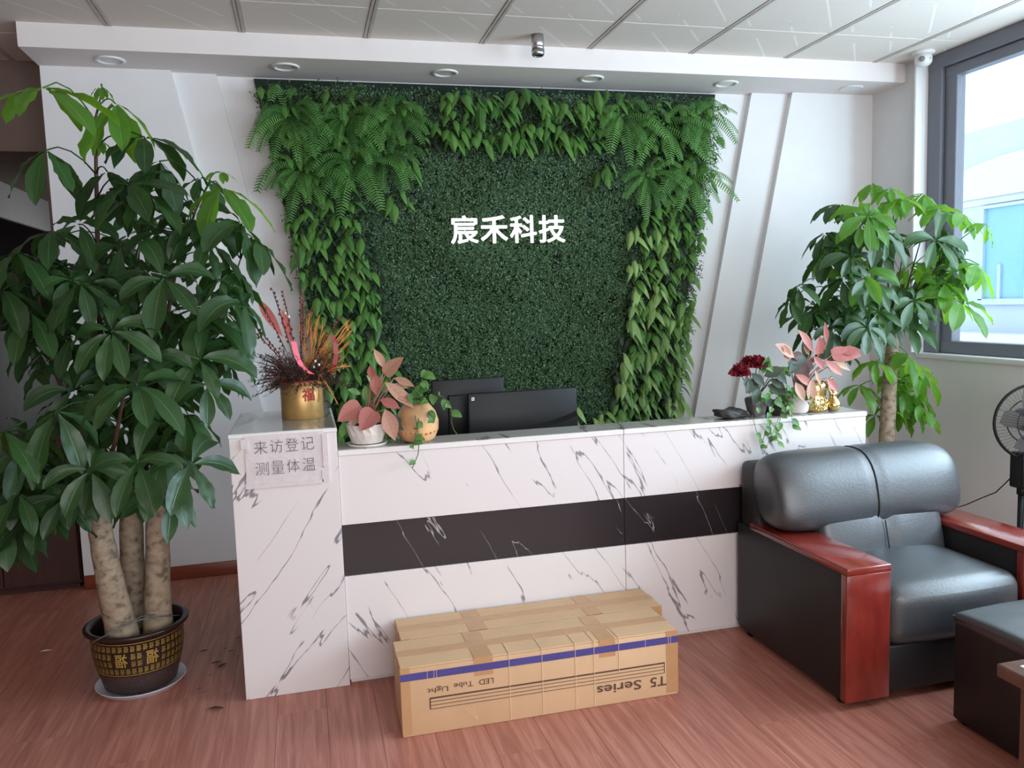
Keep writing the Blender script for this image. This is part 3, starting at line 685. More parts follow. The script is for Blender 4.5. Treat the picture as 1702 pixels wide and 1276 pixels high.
# ferns: each a rosette of toothed fronds
def frond(mb, o, d, L_):
    """toothed frond arching out of the rosette under its own weight"""
    n = 22; c = V(o); d = V(d).normalized(); droop = rnd(1.2, 2.5); W_ = L_*rnd(.19, .24); nh = V((rnd(-.15, .15), -.75, .75))
    for i in range(n):
        t = i/n; dr = (d+V((0, 0, -1))*droop*t**1.3+V((0, .25, 0))*t).normalized(); c2 = c+dr*(L_/n); side = dr.cross(nh).normalized(); nn = side.cross(dr)
        if t > .05:
            w_ = W_*(math.sin(PI*(t*.88+.08))**.6)*.5+.004; th = L_/n
            for s in (-1, 1):
                e = c+side*s*w_+dr*th*1.25+nn*(-.45*w_*(1.3-t)); f = c+side*s*w_*.9+dr*th*.8+nn*(-.42*w_*(1.3-t))
                mb.add([c, c+dr*th*.62, e, f], [(0, 1, 2, 3)] if s > 0 else [(3, 2, 1, 0)], [(t, .53), (t, .53), (t, .95), (t, .95)])
        mb.add([c+side*.0024, c-side*.0024, c2-side*.0018, c2+side*.0018], [(0, 1, 2, 3)], [(t, .5)]*4)
        c = c2
def fern(x, y, scale=1, n=14):
    p = P(x, y, 5.15); mb = MB().ball(p, (.02, .03, .02), 8); f = mb.build('fern', 'petiole', pw)
    for k in range(n):
        a = 2*PI*k/n+rnd(-.16, .16); up = math.sin(a); out = rnd(.35, 1.15)
        L_ = .38*scale*rnd(.75, 1.15)*(.8 if up > .5 else 1)
        d = V((math.cos(a), -out, math.sin(a)*.9+.35)).normalized()
        mb = MB(); frond(mb, p, d, L_); mb.build('frond', 'fern', f)
for a in ((480, 200, 1.0), (572, 205, .9), (655, 196, .95), (500, 290, .98), (588, 278, .95), (640, 262, .8), (1033, 200, .95), (1100, 214, .95), (1160, 200, .85), (1075, 300, .8), (1146, 298, .95)): fern(a[0], a[1]-8, a[2])
# broad-leaved clumps round the border
def clump(x, z, n, pale, sc=1, Y=5.17):
    p = V((x, Y, z)); f = MB().tube([p+V((0, .05, -.02)), p, p+V((0, -.02, .01))], .006, 5).build('foliage_clump', 'petiole', pw)
    for k in range(n):
        a = -1.5+3.0*(k+.5)/n+rnd(-.3, .3); q = p+V((rnd(-.05, .05), rnd(-.03, .01), rnd(-.05, .05)))
        L_ = .19*sc*rnd(.75, 1.2); d = V((math.sin(a)*.8, -rnd(.5, .9), rnd(.15, .85)))
        mb = MB(); leaflet(mb, q, d, (0, -.5, 1), L_, L_*rnd(.26, .36), rnd(1.6, 3.0), rnd(-.8, -.4), .015, 9, lance, .9, a)
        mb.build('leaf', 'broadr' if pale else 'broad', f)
nleaf = 0
spots = []
for k in range(15): spots.append((1.02+.95*(k % 8)/7+rnd(-.03, .03), 2.91-.2*(k//8)+rnd(-.03, .03), False, .95))
for z in np.arange(2.05, .9, -.17):
    for j in range(2): spots.append((gl(z)+.10+.24*j+rnd(-.05, .05), z+rnd(-.05, .05), False, .95))
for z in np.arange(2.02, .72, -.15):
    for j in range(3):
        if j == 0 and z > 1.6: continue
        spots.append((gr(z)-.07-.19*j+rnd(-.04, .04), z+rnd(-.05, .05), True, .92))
for x_ in (1.72, 1.9, 2.05): spots.append((x_, .84+rnd(-.04, .04), True, .9))
for s in ((.62, 2.3), (.7, 2.5), (2.0, 2.5), (2.1, 2.35)): spots.append((s[0], s[1], False, .9))
for x_, z_, pale, sc in spots:
    n = 5
    if nleaf+n > 298: break
    clump(x_, z_, n, pale, sc); nleaf += n
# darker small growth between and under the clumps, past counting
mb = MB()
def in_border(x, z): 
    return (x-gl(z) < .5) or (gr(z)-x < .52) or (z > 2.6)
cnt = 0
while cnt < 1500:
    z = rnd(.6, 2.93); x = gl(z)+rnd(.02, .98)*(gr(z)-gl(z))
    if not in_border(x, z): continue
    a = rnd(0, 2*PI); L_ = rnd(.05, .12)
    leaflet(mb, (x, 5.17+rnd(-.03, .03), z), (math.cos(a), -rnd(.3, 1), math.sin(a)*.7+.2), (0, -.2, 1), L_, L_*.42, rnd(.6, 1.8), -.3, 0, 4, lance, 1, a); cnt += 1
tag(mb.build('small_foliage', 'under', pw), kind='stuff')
mb = MB(); cnt = 0
while cnt < 900:
    z = rnd(.62, 2.93); x = gl(z)+rnd(.0, 1)*(gr(z)-gl(z)); left = x-gl(z) < .42
    if not (left or gr(z)-x < .45 or z > 2.62): continue
    a = rnd(-PI, PI); L_ = rnd(.09, .15)
    leaflet(mb, (x, 5.15+rnd(-.02, .02), z), (math.sin(a*.4), -rnd(.4, 1), rnd(.1, .8)), (0, -.4, 1), L_, L_*.38, rnd(1.4, 2.8), -.3, 0, 6, lance, 1, a); cnt += 1
tag(mb.build('leafy_filling', 'broad', pw), kind='stuff')
# letters
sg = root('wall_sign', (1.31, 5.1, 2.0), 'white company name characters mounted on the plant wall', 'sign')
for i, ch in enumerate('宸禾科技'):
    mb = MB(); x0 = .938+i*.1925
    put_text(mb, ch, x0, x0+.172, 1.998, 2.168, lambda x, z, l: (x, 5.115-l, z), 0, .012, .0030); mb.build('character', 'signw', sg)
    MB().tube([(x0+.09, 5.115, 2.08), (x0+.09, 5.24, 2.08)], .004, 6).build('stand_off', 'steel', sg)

# ------------------------------------------------------------------ money trees
def trunk(root_, pts, rs_, n=14):
    pts = [V(p) for p in pts]; q = []; rr = []
    for i in range(len(pts)-1):
        for k in range(6):
            t = k/6; q.append(pts[i].lerp(pts[i+1], t)); r_ = rs_[i]+(rs_[i+1]-rs_[i])*t; rr.append(r_*(1+.03*math.sin(len(rr)*2.1)))
    q.append(pts[-1]); rr.append(rs_[-1]); MB().tube(q, rr, n).build('trunk', 'trunk', root_)
PX, PY = -.775, 3.76
t1 = root('potted_money_tree', (PX, PY, .012), 'large three-trunked money tree in black and gold pot, left of counter', 'potted tree')
outer = [(0, .012), (.135, .012), (.15, .02), (.158, .07), (.175, .12), (.186, .19), (.188, .262)]
MB().lathe([(0, .012), (.13, .012), (.148, .02), (.158, .06), (.172, .105)], (PX, PY, 0), 48).build('pot_base', 'potl', t1)
pot = MB().lathe([(.172, .104), (.180, .14), (.186, .19), (.188, .262), (.200, .268), (.212, .275), (.214, .284), (.205, .290), (.190, .288), (.178, .27), (.172, .2)], (PX, PY, 0), 48).build('pot', 'potb', t1)
MB().lathe([(0, .222), (.10, .225), (.176, .218)], (PX, PY, 0), 32).build('soil', 'soil', t1)
def potr(z): return .172+(z-.105)*.19 if z < .19 else .187
def potfn(x, z, l): r_ = potr(z)+.0022; a = -PI/2+x/.187; return (PX+r_*math.cos(a), PY+r_*math.sin(a), z)
mb = MB()
for z_ in (.112, .252):
    for k in range(60):
        a = -PI/2-1.7+3.4*k/60; b = a+3.4/60; r_ = potr(z_)+.0015
        mb.add([(PX+r_*math.cos(q), PY+r_*math.sin(q), zz) for q, zz in ((a, z_-.0012), (b, z_-.0012), (b, z_+.0012), (a, z_+.0012))], [(0, 1, 2, 3)])
big = (-.035, .088)
cells = [(-.29+.0245*i, .118+.0335*j) for i in range(24) for j in range(4)]
for cx, cz in cells:
    if any(b-.032 < cx+.01 < b+.034 and .13 < cz < .21 for b in big): continue
    put_text(mb, '福', cx+.018, cx, cz, cz+.026, potfn)
for b in big: put_text(mb, '福', b+.024, b-.024, .152, .212, potfn, 0, 0, .0012)
mb.build('gold_lettering', 'goldprint', pot)
so = MB().lathe([(0, .0), (.165, .0), (.183, .022), (.186, .024), (.184, .026), (.178, .022), (.163, .008), (0, .006)], (PX+.0, PY+.0, 0), 40).build('plant_saucer', 'saucer')
tag(recentre(so), 'round white plastic saucer under the large potted tree', 'saucer')
T1a = [P(205, 1058, 3.69), P(185, 975, 3.62), P(167, 885, 3.62), P(165, 800, 3.66)]
T1b = [P(222, 1035, 3.86), P(219, 900, 3.88), P(215, 780, 3.88)]
T1c = [P(263, 1046, 3.74), P(262, 950, 3.74), P(262, 840, 3.74), P(268, 740, 3.76)]
trunk(t1, [T1a[0]-V((0, 0, .03))]+T1a, [.066, .066, .055, .046, .04]); trunk(t1, [T1b[0]-V((0, 0, .03))]+T1b, [.055, .055, .05, .042]); trunk(t1, [T1c[0]-V((0, 0, .03))]+T1c, [.068, .062, .052, .046, .036])
def stem(root_, pts, r0, r1):
    n = len(pts)
    q = [];
    for i in range(n-1):
        for k in range(4): q.append(V(pts[i]).lerp(V(pts[i+1]), k/4))
    q.append(V(pts[-1])); m_ = len(q)
    MB().tube(q, [r0+(r1-r0)*i/(m_-1) for i in range(m_)], 6).build('branch', 'twig', root_); return q
S1 = [stem(t1, [T1a[-1], P(170, 650, 3.7), P(163, 450, 3.72), P(160, 290, 3.72), P(158, 200, 3.72), P(170, 150, 3.72)], .016, .003),
      stem(t1, [T1a[-1], P(120, 690, 3.6), P(70, 560, 3.6), P(60, 420, 3.66)], .014, .003),
      stem(t1, [T1b[-1], P(225, 600, 3.92), P(230, 420, 3.94), P(250, 290, 3.95)], .014, .003),
      stem(t1, [T1c[-1], P(262, 620, 3.76), P(290, 460, 3.76), P(325, 350, 3.78), P(345, 310, 3.78)], .014, .003),
      stem(t1, [T1c[-1], P(300, 640, 3.62), P(370, 520, 3.6), P(400, 430, 3.65)], .012, .003),
      stem(t1, [T1a[-1], P(190, 740, 3.4), P(205, 660, 3.3), P(215, 560, 3.32)], .013, .003),
      stem(t1, [T1c[-1], P(255, 760, 3.5), P(240, 780, 3.42)], .012, .004),
      stem(t1, [T1a[-1], P(90, 820, 3.6), P(20, 800, 3.55)], .012, .004)]
UP = (0, -.25, 1); FR = (0, -.9, .45)
N1 = [(72, 146, 3.3, .30, UP, 'leafy'), (75, 250, 3.45, .24, UP, 'leaf'), (168, 142, 3.72, .07, UP, 'leafy', 5), (192, 172, 3.55, .28, UP, 'leafy', 5), (240, 228, 3.6, .26, UP, 'leaf'), (265, 268, 3.5, .25, (.2, -.5, 1), 'leaf'),
      (178, 285, 3.6, .22, UP, 'leaf'), (212, 308, 3.4, .24, (-.4, -.5, .8), 'leaf'), (243, 322, 3.5, .24, UP, 'leaf'), (303, 252, 3.78, .06, UP, 'leafy', 5), (368, 312, 3.5, .27, UP, 'leafy'), (365, 286, 3.7, .08, UP, 'leafy', 5),
      (335, 296, 3.7, .18, UP, 'leaf'), (85, 385, 3.55, .26, UP, 'leaf'), (133, 470, 3.3, .26, UP, 'leaf'), (272, 463, 3.3, .25, FR, 'leaf'), (185, 552, 3.2, .23, FR, 'leaf'), (248, 597, 3.25, .18, FR, 'leaf'),
      (330, 597, 3.25, .23, FR, 'leaf'), (227, 640, 3.15, .25, (0, -.6, .7), 'leaf'), (93, 684, 3.2, .28, (0, -.5, .8), 'leaf'), (6, 718, 3.2, .26, UP, 'leaf'), (228, 770, 3.1, .22, (0, -1, .6), 'leaf'), (150, 782, 3.1, .20, (0, -1, .3), 'leaf', 5),
      (275, 752, 3.15, .30, (.4, -.4, .8), 'leaf'), (240, 822, 3.4, .2, UP, 'leaf'), (50, 520, 3.5, .25, UP, 'leaf'), (388, 500, 3.4, .25, (.5, -.3, .7), 'leaf', 5), (365, 467, 3.4, .10, UP, 'leaf'), (402, 372, 3.45, .32, (.6, -.2, .8), 'leaf', 5), (428, 400, 3.5, .24, (.6, -.2, .8), 'leaf', 4), (405, 505, 3.35, .26, (.7, -.5, .5), 'leaf', 4),
      (345, 400, 3.5, .22, (.5, -.3, .8), 'leaf'), (395, 450, 3.55, .2, (.5, -.3, .8), 'leaf'), (25, 420, 3.5, .28, UP, 'leaf'), (5, 480, 3.5, .26, UP, 'leaf'), (30, 820, 3.4, .26, UP, 'leaf'), (65, 850, 3.5, .24, UP, 'leaf'), (0, 860, 3.5, .26, UP, 'leaf'),
      (120, 560, 3.5, .24, UP, 'leaf'), (110, 800, 3.5, .24, UP, 'leaf'), (310, 690, 3.4, .22, UP, 'leaf'), (380, 600, 3.55, .2, (.6, -.2, .6), 'leaf'), (290, 820, 3.3, .2, (.4, -.5, .6), 'leaf', 5), (160, 230, 3.75, .1, UP, 'leafy', 5), (335, 520, 3.4, .24, UP, 'leaf'), (395, 570, 3.5, .2, (.6, -.3, .6), 'leaf'), (318, 772, 3.1, .22, (.5, -.6, .5), 'leaf', 5), (345, 640, 3.35, .2, (.4, -.6, .5), 'leaf')]
def crown_fill(N, n, cx, cy, rx, ry, Yc, dY, L0, L1, mats, excl=None):
    k = 0
    while k < n:
        a, b = rnd(-1, 1), rnd(-1, 1)
        if a*a+b*b > 1: continue
        x, y = cx+a*rx, cy+b*ry
        if excl and excl(x, y): continue
        N.append((x, y, Yc+rnd(-dY, dY), rnd(L0, L1), None, R.choice(mats))); k += 1
crown_fill(N1, 62, 205, 490, 180, 175, 3.78, .3, .15, .25, ['leaf'], lambda x, y: x+(y-300)*.2 < 60 and y > 540)
crown_fill(N1, 28, 195, 690, 120, 105, 3.65, .3, .15, .24, ['leaf'], lambda x, y: x < 60 and y < 780)
crown_fill(N1, 10, 60, 800, 90, 90, 3.6, .25, .2, .26, ['leaf'])
build_tree(t1, S1, N1)
# wires tied round the trunks
MB().tube([P(152, 1068, 3.57), P(190, 1048, 3.555), P(232, 1030, 3.6), P(270, 1024, 3.66), P(298, 1022, 3.75)], .003, 5).tube([P(190, 1050, 3.55), P(235, 1024, 3.62), P(262, 1020, 3.7)], .002, 5).build('tie_wire', 'greyp', t1)

X2, Y_2 = 3.43, 4.25
t2 = root('potted_money_tree', (X2, Y_2, 0), 'single-trunked money tree with bright backlit leaves behind the counter by the window', 'potted tree')
MB().lathe([(0, 0), (.13, 0), (.15, .02), (.19, .27), (.205, .28), (.205, .3), (.19, .3), (.18, .26)], (X2, Y_2, 0), 32).build('pot', 'potb', t2)
MB().lathe([(0, .26), (.18, .255)], (X2, Y_2, 0), 24).build('soil', 'soil', t2)
tt = [(X2, Y_2, .25), P(1474, 735, Y_2), P(1478, 640, Y_2), P(1483, 575, Y_2), P(1484, 545, Y_2)]
trunk(t2, tt, [.06, .047, .043, .036, .026])
tp = V(tt[-1]); S2 = []
for x, y, Y in ((1470, 400, 4.2), (1485, 350, 4.3), (1430, 430, 4.1), (1530, 400, 4.15), (1560, 440, 4.05), (1400, 480, 4.2), (1500, 420, 4.0)):
    S2.append(stem(t2, [tp, (tp+P(x, y, Y))/2+V((0, 0, -.03)), P(x, y, Y)], .008, .003))
S2.append([V(tt[2]), V(tt[3])])
N2 = [(1480, 335, 4.25, .17, (0, -.3, .9), 'leafy'), (1395, 340, 4.2, .2, UP, 'leaf'), (1372, 388, 4.15, .2, (-.5, -.3, .8), 'leaf'), (1535, 322, 4.2, .2, UP, 'leafy'), (1600, 355, 4.05, .23, (.4, -.4, .7), 'leafy'), (1470, 385, 3.95, .24, FR, 'leaf'), (1555, 400, 3.95, .22, FR, 'leaf'),
      (1326, 476, 4.1, .21, (-.5, -.3, .7), 'leaf'), (1400, 465, 4.05, .22, (-.3, -.5, .7), 'leaf'), (1450, 470, 3.95, .22, FR, 'leaf'), (1345, 545, 4.1, .2, (-.4, -.3, .7), 'leaf'), (1600, 505, 3.85, .28, (.1, -.7, .7), 'leafy', 5), (1628, 440, 3.85, .22, (.5, -.3, .7), 'leafy'), (1640, 372, 3.9, .16, (.6, -.2, .6), 'leafy', 4),
      (1440, 545, 4.0, .22, FR, 'leaf'), (1392, 580, 4.15, .2, UP, 'leaf'), (1442, 545, 3.85, .2, (0, -.9, .4), 'leaf'), (1455, 600, 4.1, .2, UP, 'leafy'), (1510, 590, 4.2, .24, (.5, -.1, .7), 'leafy'), (1540, 625, 4.2, .22, (.6, 0, .6), 'leafy'), (1500, 650, 4.3, .22, UP, 'leafy'), (1535, 680, 4.2, .2, (.5, -.1, .6), 'leafy'),
      (1430, 640, 4.35, .22, UP, 'leafy'), (1455, 690, 4.35, .18, UP, 'leafy'), (1450, 305, 4.35, .16, UP, 'leafy'), (1520, 500, 3.95, .22, FR, 'leaf'), (1560, 350, 4.1, .2, UP, 'leafy'), (1590, 420, 4.0, .2, (.3, -.5, .6), 'leafy'), (1500, 330, 4.2, .18, UP, 'leafy'), (1425, 380, 4.1, .2, UP, 'leaf'), (1312, 500, 4.1, .18, (-.6, -.2, .6), 'leaf'), (1365, 430, 4.1, .2, (-.4, -.3, .7), 'leaf'), (1350, 520, 4.15, .2, UP, 'leaf'), (1380, 545, 4.05, .2, FR, 'leaf'), (1415, 425, 4.0, .2, FR, 'leaf'), (1480, 312, 4.25, .16, (0, -.2, 1), 'leafy'), (1570, 470, 3.95, .24, UP, 'leafy')]
crown_fill(N2, 36, 1475, 450, 120, 95, 4.2, .22, .17, .23, ['leaf', 'leaf', 'leafy'])
crown_fill(N2, 10, 1400, 530, 60, 40, 4.2, .15, .17, .2, ['leaf'])
crown_fill(N2, 10, 1500, 650, 40, 50, 4.35, .1, .15, .2, ['leafy'])
build_tree(t2, S2, N2)

# ------------------------------------------------------------------ things on the pillar
ZP = 1.1235
GX, GY = -.02, 3.83
ga = root('dried_flower_arrangement', (GX, GY, ZP), 'gold lucky vase with dried wheat, red berries and pink ribbon on the pillar', 'flower arrangement')
rv = .094; zt = ZP+.175
va = MB().lathe([(0, ZP), (rv-.002, ZP), (rv, ZP+.003), (rv, zt-.002), (rv-.002, zt), (rv-.005, zt-.004), (rv-.006, ZP+.05), (0, ZP+.045)], (GX, GY, 0), 48).build('vase', 'gold', ga)
mb = MB(); a0 = -PI/2+.30
def gfn(x, z, l): a = a0+x/rv; return (GX+(rv+.0016)*math.cos(a), GY+(rv+.0016)*math.sin(a), z)
put_text(mb, '福', -.026, .03, ZP+.085, ZP+.142, gfn, .0, 0, .0014); mb.build('red_character', 'red', va)
mb = MB()
for dx, dz, s in ((.045, .035, .006), (-.075, .155, .006), (-.065, .10, .007), (-.105, .15, .005), (.055, .155, .005), (.068, .09, .005)):
    for k in range(14):
        a, b = 2*PI*k/14, 2*PI*(k+1)/14
        mb.add([gfn(dx+s*math.cos(a), ZP+dz+s*math.sin(a), 0), gfn(dx+s*math.cos(b), ZP+dz+s*math.sin(b), 0), gfn(dx+s*.55*math.cos(b), ZP+dz+s*.55*math.sin(b), 0), gfn(dx+s*.55*math.cos(a), ZP+dz+s*.55*math.sin(a), 0)], [(0, 1, 2, 3)])
mb.build('coin_print', 'wheat', va)
MB().lathe([(rv+.0012, zt-.006), (rv+.0018, zt), (rv-.004, zt+.001)], (GX, GY, 0), 40).build('red_rim', 'red', va)
base = V((GX, GY, zt-.03))
def gp(x, y, Y=GY): return P(x, y, Y)
mb = MB()      # dark dried filler sprays
for k in range(260):
    a = rnd(0, 2*PI); el = rnd(-.3, .75); L_ = rnd(.10, .24); d = V((math.cos(a)*math.cos(el), math.sin(a)*math.cos(el), math.sin(el)))
    q = [base+V((d.x*.05, d.y*.05, .03)), base+d*L_*.6+V((0, 0, .04)), base+d*L_+V((0, 0, .03))]
    mb.tube(q, [.0015, .0014, .0006], 4, False)
    for j in range(12):
        t = rnd(.3, 1); p = q[1].lerp(q[2], max(0, t*2-1)) if t > .5 else q[0].lerp(q[1], t*2); e = V((rnd(-1, 1), rnd(-1, 1), rnd(-.6, 1))).normalized()*rnd(.014, .034)
        sd = e.cross(V((.2, .5, .8))).normalized()*.0024; mb.add([p-sd, p+sd, p+e], [(0, 1, 2)])
tag(mb.build('dried_filler', 'drybrown', ga), kind='stuff')
for (x, y, Y) in ((410, 540, 3.8), (430, 495, 3.78), (452, 480, 3.82), (470, 485, 3.8), (500, 482, 3.85), (505, 500, 3.75), (520, 515, 3.9), (408, 525, 3.9), (545, 560, 3.9), (566, 527, 3.85)):
    tpnt = gp(x, y, Y); q = [base.lerp(tpnt, t)+V((0, 0, .02*math.sin(t*PI))) for t in [i/8 for i in range(9)]]; mb = MB().tube(q, [.0022]*8+[.001], 5); b = mb.build('berry_branch', 'twig', ga)
    mb = MB()
    for j in range(13):
        t = .42+.58*j/12; p = base.lerp(tpnt, t)+V((0, 0, .02*math.sin(t*PI)))+V((rnd(-1, 1), rnd(-1, 1), 0))*.006; mb.ball(p, (.0052, .0052, .0072), 6)
    mb.build('berries', 'berry', b)
for k in range(42):      # wheat fanning to the right
    x, y = rnd(495, 584), rnd(518, 612); y = max(y, 515+abs(x-530)*.5); tpnt = gp(x, y, rnd(3.72, 3.95)); s0 = base+V((rnd(-.01, .05), rnd(-.03, .03), .02)); mb = MB().tube([s0, s0.lerp(tpnt, .6), tpnt], [.0013, .0012, .0008], 4, False)
    ax = (tpnt-s0).normalized()
    for j in range(12):
        p = s0.lerp(tpnt, .68+.32*j/12); e = (ax*1.6+V((rnd(-1, 1), rnd(-1, 1), rnd(-1, 1)))*.35).normalized()*.045; sd = e.cross(V((0, 1, .2))).normalized()*.0016; mb.add([p-sd, p+sd, p+e], [(0, 1, 2)])
    mb.build('wheat_stalk', 'wheat', ga)
for (x, y) in ((530, 668), (562, 668), (582, 606), (550, 650)):
    a = gp(530, 622, 3.76); b = gp(x, y+rnd(0, 8), 3.72); mb = MB().tube([a, a.lerp(b, .5)+V((0, 0, .01)), b], .0025, 5)
    for j in range(16):
        p = a.lerp(b, .4+.6*j/16); e = V((rnd(-1, 1), rnd(-1, 1), rnd(-1, 1))).normalized()*.007; mb.ball(p+e*.5, .0028, 4)
    mb.build('wheat_stalk', 'wheat', ga)
for x0, y0, x1, y1, w_ in ((470, 560, 432, 502, .045), (485, 570, 470, 520, .035)):
    a, b = gp(x0, y0, 3.84), gp(x1, y1, 3.84); mb = MB(); leaflet(mb, a, b-a, (0, -1, .2), (b-a).length*1.1, w_, 0, .15, .02, 8, obov); mb.build('coral_leaf', 'coral', ga)
def ribbon(pts, w_, m):
    mb = MB(); vs = []
    for x, y, Y in pts: p = gp(x, y, Y); vs += [p, gp(x+w_, y+1, Y+.01), gp(x+w_, y+1, Y+.0115), gp(x, y, Y+.0015)]
    n = len(pts); mb.add(vs, [(i*4+k, (i+1)*4+k, (i+1)*4+(k+1) % 4, i*4+(k+1) % 4) for i in range(n-1) for k in range(4)], smooth=False); mb.build('card_ring', m, ga)
ribbon([(484+.0*i, 567, 3.70) for i in range(1)]+[(486, 580, 3.70), (490, 594, 3.70), (496, 606, 3.70), (505, 615, 3.70), (514, 621, 3.71)], 9, 'pinkc')
ribbon([(548, 556, 3.76), (553, 570, 3.75), (555, 588, 3.75), (552, 605, 3.75), (547, 620, 3.76)], 8, 'redc')
for x, y in ((524, 600), (522, 610), (530, 606), (474, 520), (480, 526)): MB().ball(gp(x, y, 3.72), (.006, .005, .007), 8).build('white_bud', 'white', ga)

# ------------------------------------------------------------------ plants on the counter top
ZK = 1.0258
def pink_plant(r_, c, specs, zt):
    c = V(c)
    for (x, y, Y, dx, dy, L_, W_, mt) in specs:
        a = P(x, y, Y); b = P(x+dx, y+dy, Y-.03); d = (b-a); mb = MB()
        mb.tube([c, (c+a)/2+V((0, 0, .02)), a], [.003, .0026, .002], 5)
        leaflet(mb, a, d, (-.1, -1, .5), d.length*L_, d.length*W_, .12, .22, .02, 8, heart if W_ > .5 else lance, 1.4, x); mb.build('leaf', mt, r_)
WX, WY = .245, 3.535
wp = root('potted_pink_plant', (WX, WY, ZK), 'pink-leaved plant in a faceted white pot at left end of countertop', 'potted plant')
mb = MB(); n = 16; vs = []
for zi, r_ in ((.012, .066), (.05, .08), (.095, .088)):
    for k in range(n): a = 2*PI*(k+(.5 if zi == .05 else 0))/n; vs.append((WX+r_*math.cos(a), WY+r_*math.sin(a), ZK+zi))
mb.add(vs, [f for i in range(2) for k in range(n) for f in ((i*n+k, i*n+(k+1) % n, (i+1)*n+k), (i*n+(k+1) % n, (i+1)*n+(k+1) % n, (i+1)*n+k))]+[tuple(range(n-1, -1, -1))])
mb.build('pot', 'white', wp)
MB().lathe([(0, .088), (.084, .085)], (WX, WY, ZK), 24).build('soil', 'soil', wp)
MB().lathe([(0, 0), (.08, 0), (.088, .012), (.085, .012), (.076, .005), (0, .004)], (WX, WY, ZK), 32).build('saucer', 'white', wp)
pink_plant(wp, (WX, WY, ZK+.085), [
    (640, 612, 3.56, -18, -34, 1.0, .35, 'pink'), (640, 622, 3.54, 26, -28, 1.1, .62, 'pink'), (618, 628, 3.54, -3, -22, 1.0, .5, 'pinkh'), (622, 620, 3.55, 6, 40, 1.0, .5, 'pinkh'),
    (640, 635, 3.5, 50, 40, 1.0, .34, 'pink'), (655, 628, 3.52, 35, 12, 1.0, .36, 'pink'), (600, 675, 3.5, -40, 22, 1.0, .78, 'pinkh'), (622, 682, 3.46, -25, 34, .95, .85, 'pinkh'),
    (632, 664, 3.49, 34, 12, 1.0, .5, 'pinkh'), (640, 680, 3.47, 18, 52, 1.0, .5, 'pink'), (606, 640, 3.58, 8, 36, 1, .4, 'broadr'), (600, 655, 3.6, -22, -10, 1, .4, 'ivy'), (640, 650, 3.56, -22, 20, 1, .4, 'roseleaf'), (650, 640, 3.58, 30, 2, 1, .34, 'pink'), (595, 690, 3.52, -14, 20, 1, .6, 'pink'), (650, 645, 3.5, 38, 22, 1, .4, 'pink'), (628, 640, 3.6, -18, -18, 1, .5, 'broadr'), (615, 665, 3.56, 14, -22, 1, .5, 'ivy'), (645, 690, 3.5, 30, 24, 1, .5, 'roseleaf'), (575, 700, 3.56, -8, 28, 1, .5, 'ivy')], 0)
BX, BY = .465, 3.535
bp_ = root('peach_vase_planter', (BX, BY, ZK), 'round peach-glazed planter with ivy, beside the white pot on the counter', 'planter')
vs = []; mb = MB(); prof = [(0, 0), (.055, 0), (.075, .012), (.092, .05), (.094, .09), (.082, .13), (.06, .16), (.048, .172), (.042, .168), (.05, .15), (.07, .12), (.08, .09)]
mb.lathe(prof, (BX, BY, ZK), 40); mb.build('vase_body', 'peach', bp_)
mb = MB()
for k in range(9):
    a = -PI/2-.9+k*.24; mb.ball((BX+.09*math.cos(a), BY+.09*math.sin(a), ZK+.045+.004*math.sin(k)), .006, 6)
mb.build('relief_beads', 'wheat', bp_)
MB().lathe([(0, .14), (.05, .142)], (BX, BY, ZK), 20).build('soil', 'soil', bp_)
def vine(r_, pts, nleaf, m='ivy', size=.045, Yv=None, wiry=.002):
    q = [P(*p) for p in pts]; mb = MB().tube(q, wiry, 5, False); s = mb.build('vine', 'petiole', r_)
    tot = len(q)-1
    for k in range(nleaf):
        t = (k+.7)/nleaf*tot; i = min(int(t), tot-1); p = q[i].lerp(q[i+1], t-i); a = rnd(0, 2*PI)
        d = V((math.cos(a), -.5, math.sin(a)*.6-.25)); L_ = size*rnd(.7, 1.15); mb = MB(); leaflet(mb, p, d, (0, -.8, .6), L_, L_*.8, .4, .25, .03, 7, heart, 1.2, a); mb.build('leaf', m, s)
vine(bp_, [(700, 680, 3.5), (698, 650, 3.48), (703, 625, 3.48), (710, 615, 3.48)], 5, size=.05)
vine(bp_, [(702, 672, 3.5), (718, 655, 3.46), (735, 658, 3.43), (748, 672, 3.42), (752, 690, 3.42)], 6, size=.045)
vine(bp_, [(752, 690, 3.42), (750, 700, 3.43), (754, 714, 3.45), (760, 722, 3.46)], 0)
vine(bp_, [(700, 680, 3.5), (694, 705, 3.42), (690, 730, 3.40), (686, 745, 3.40)], 6, size=.04)
vine(bp_, [(690, 690, 3.44), (697, 728, 3.42), (695, 755, 3.41), (685, 778, 3.41)], 2, size=.03)
vine(bp_, [(710, 680, 3.5), (716, 690, 3.42), (722, 700, 3.41)], 3, size=.045)
vine(bp_, [(690, 670, 3.5), (682, 655, 3.48), (694, 640, 3.5)], 5, size=.045)

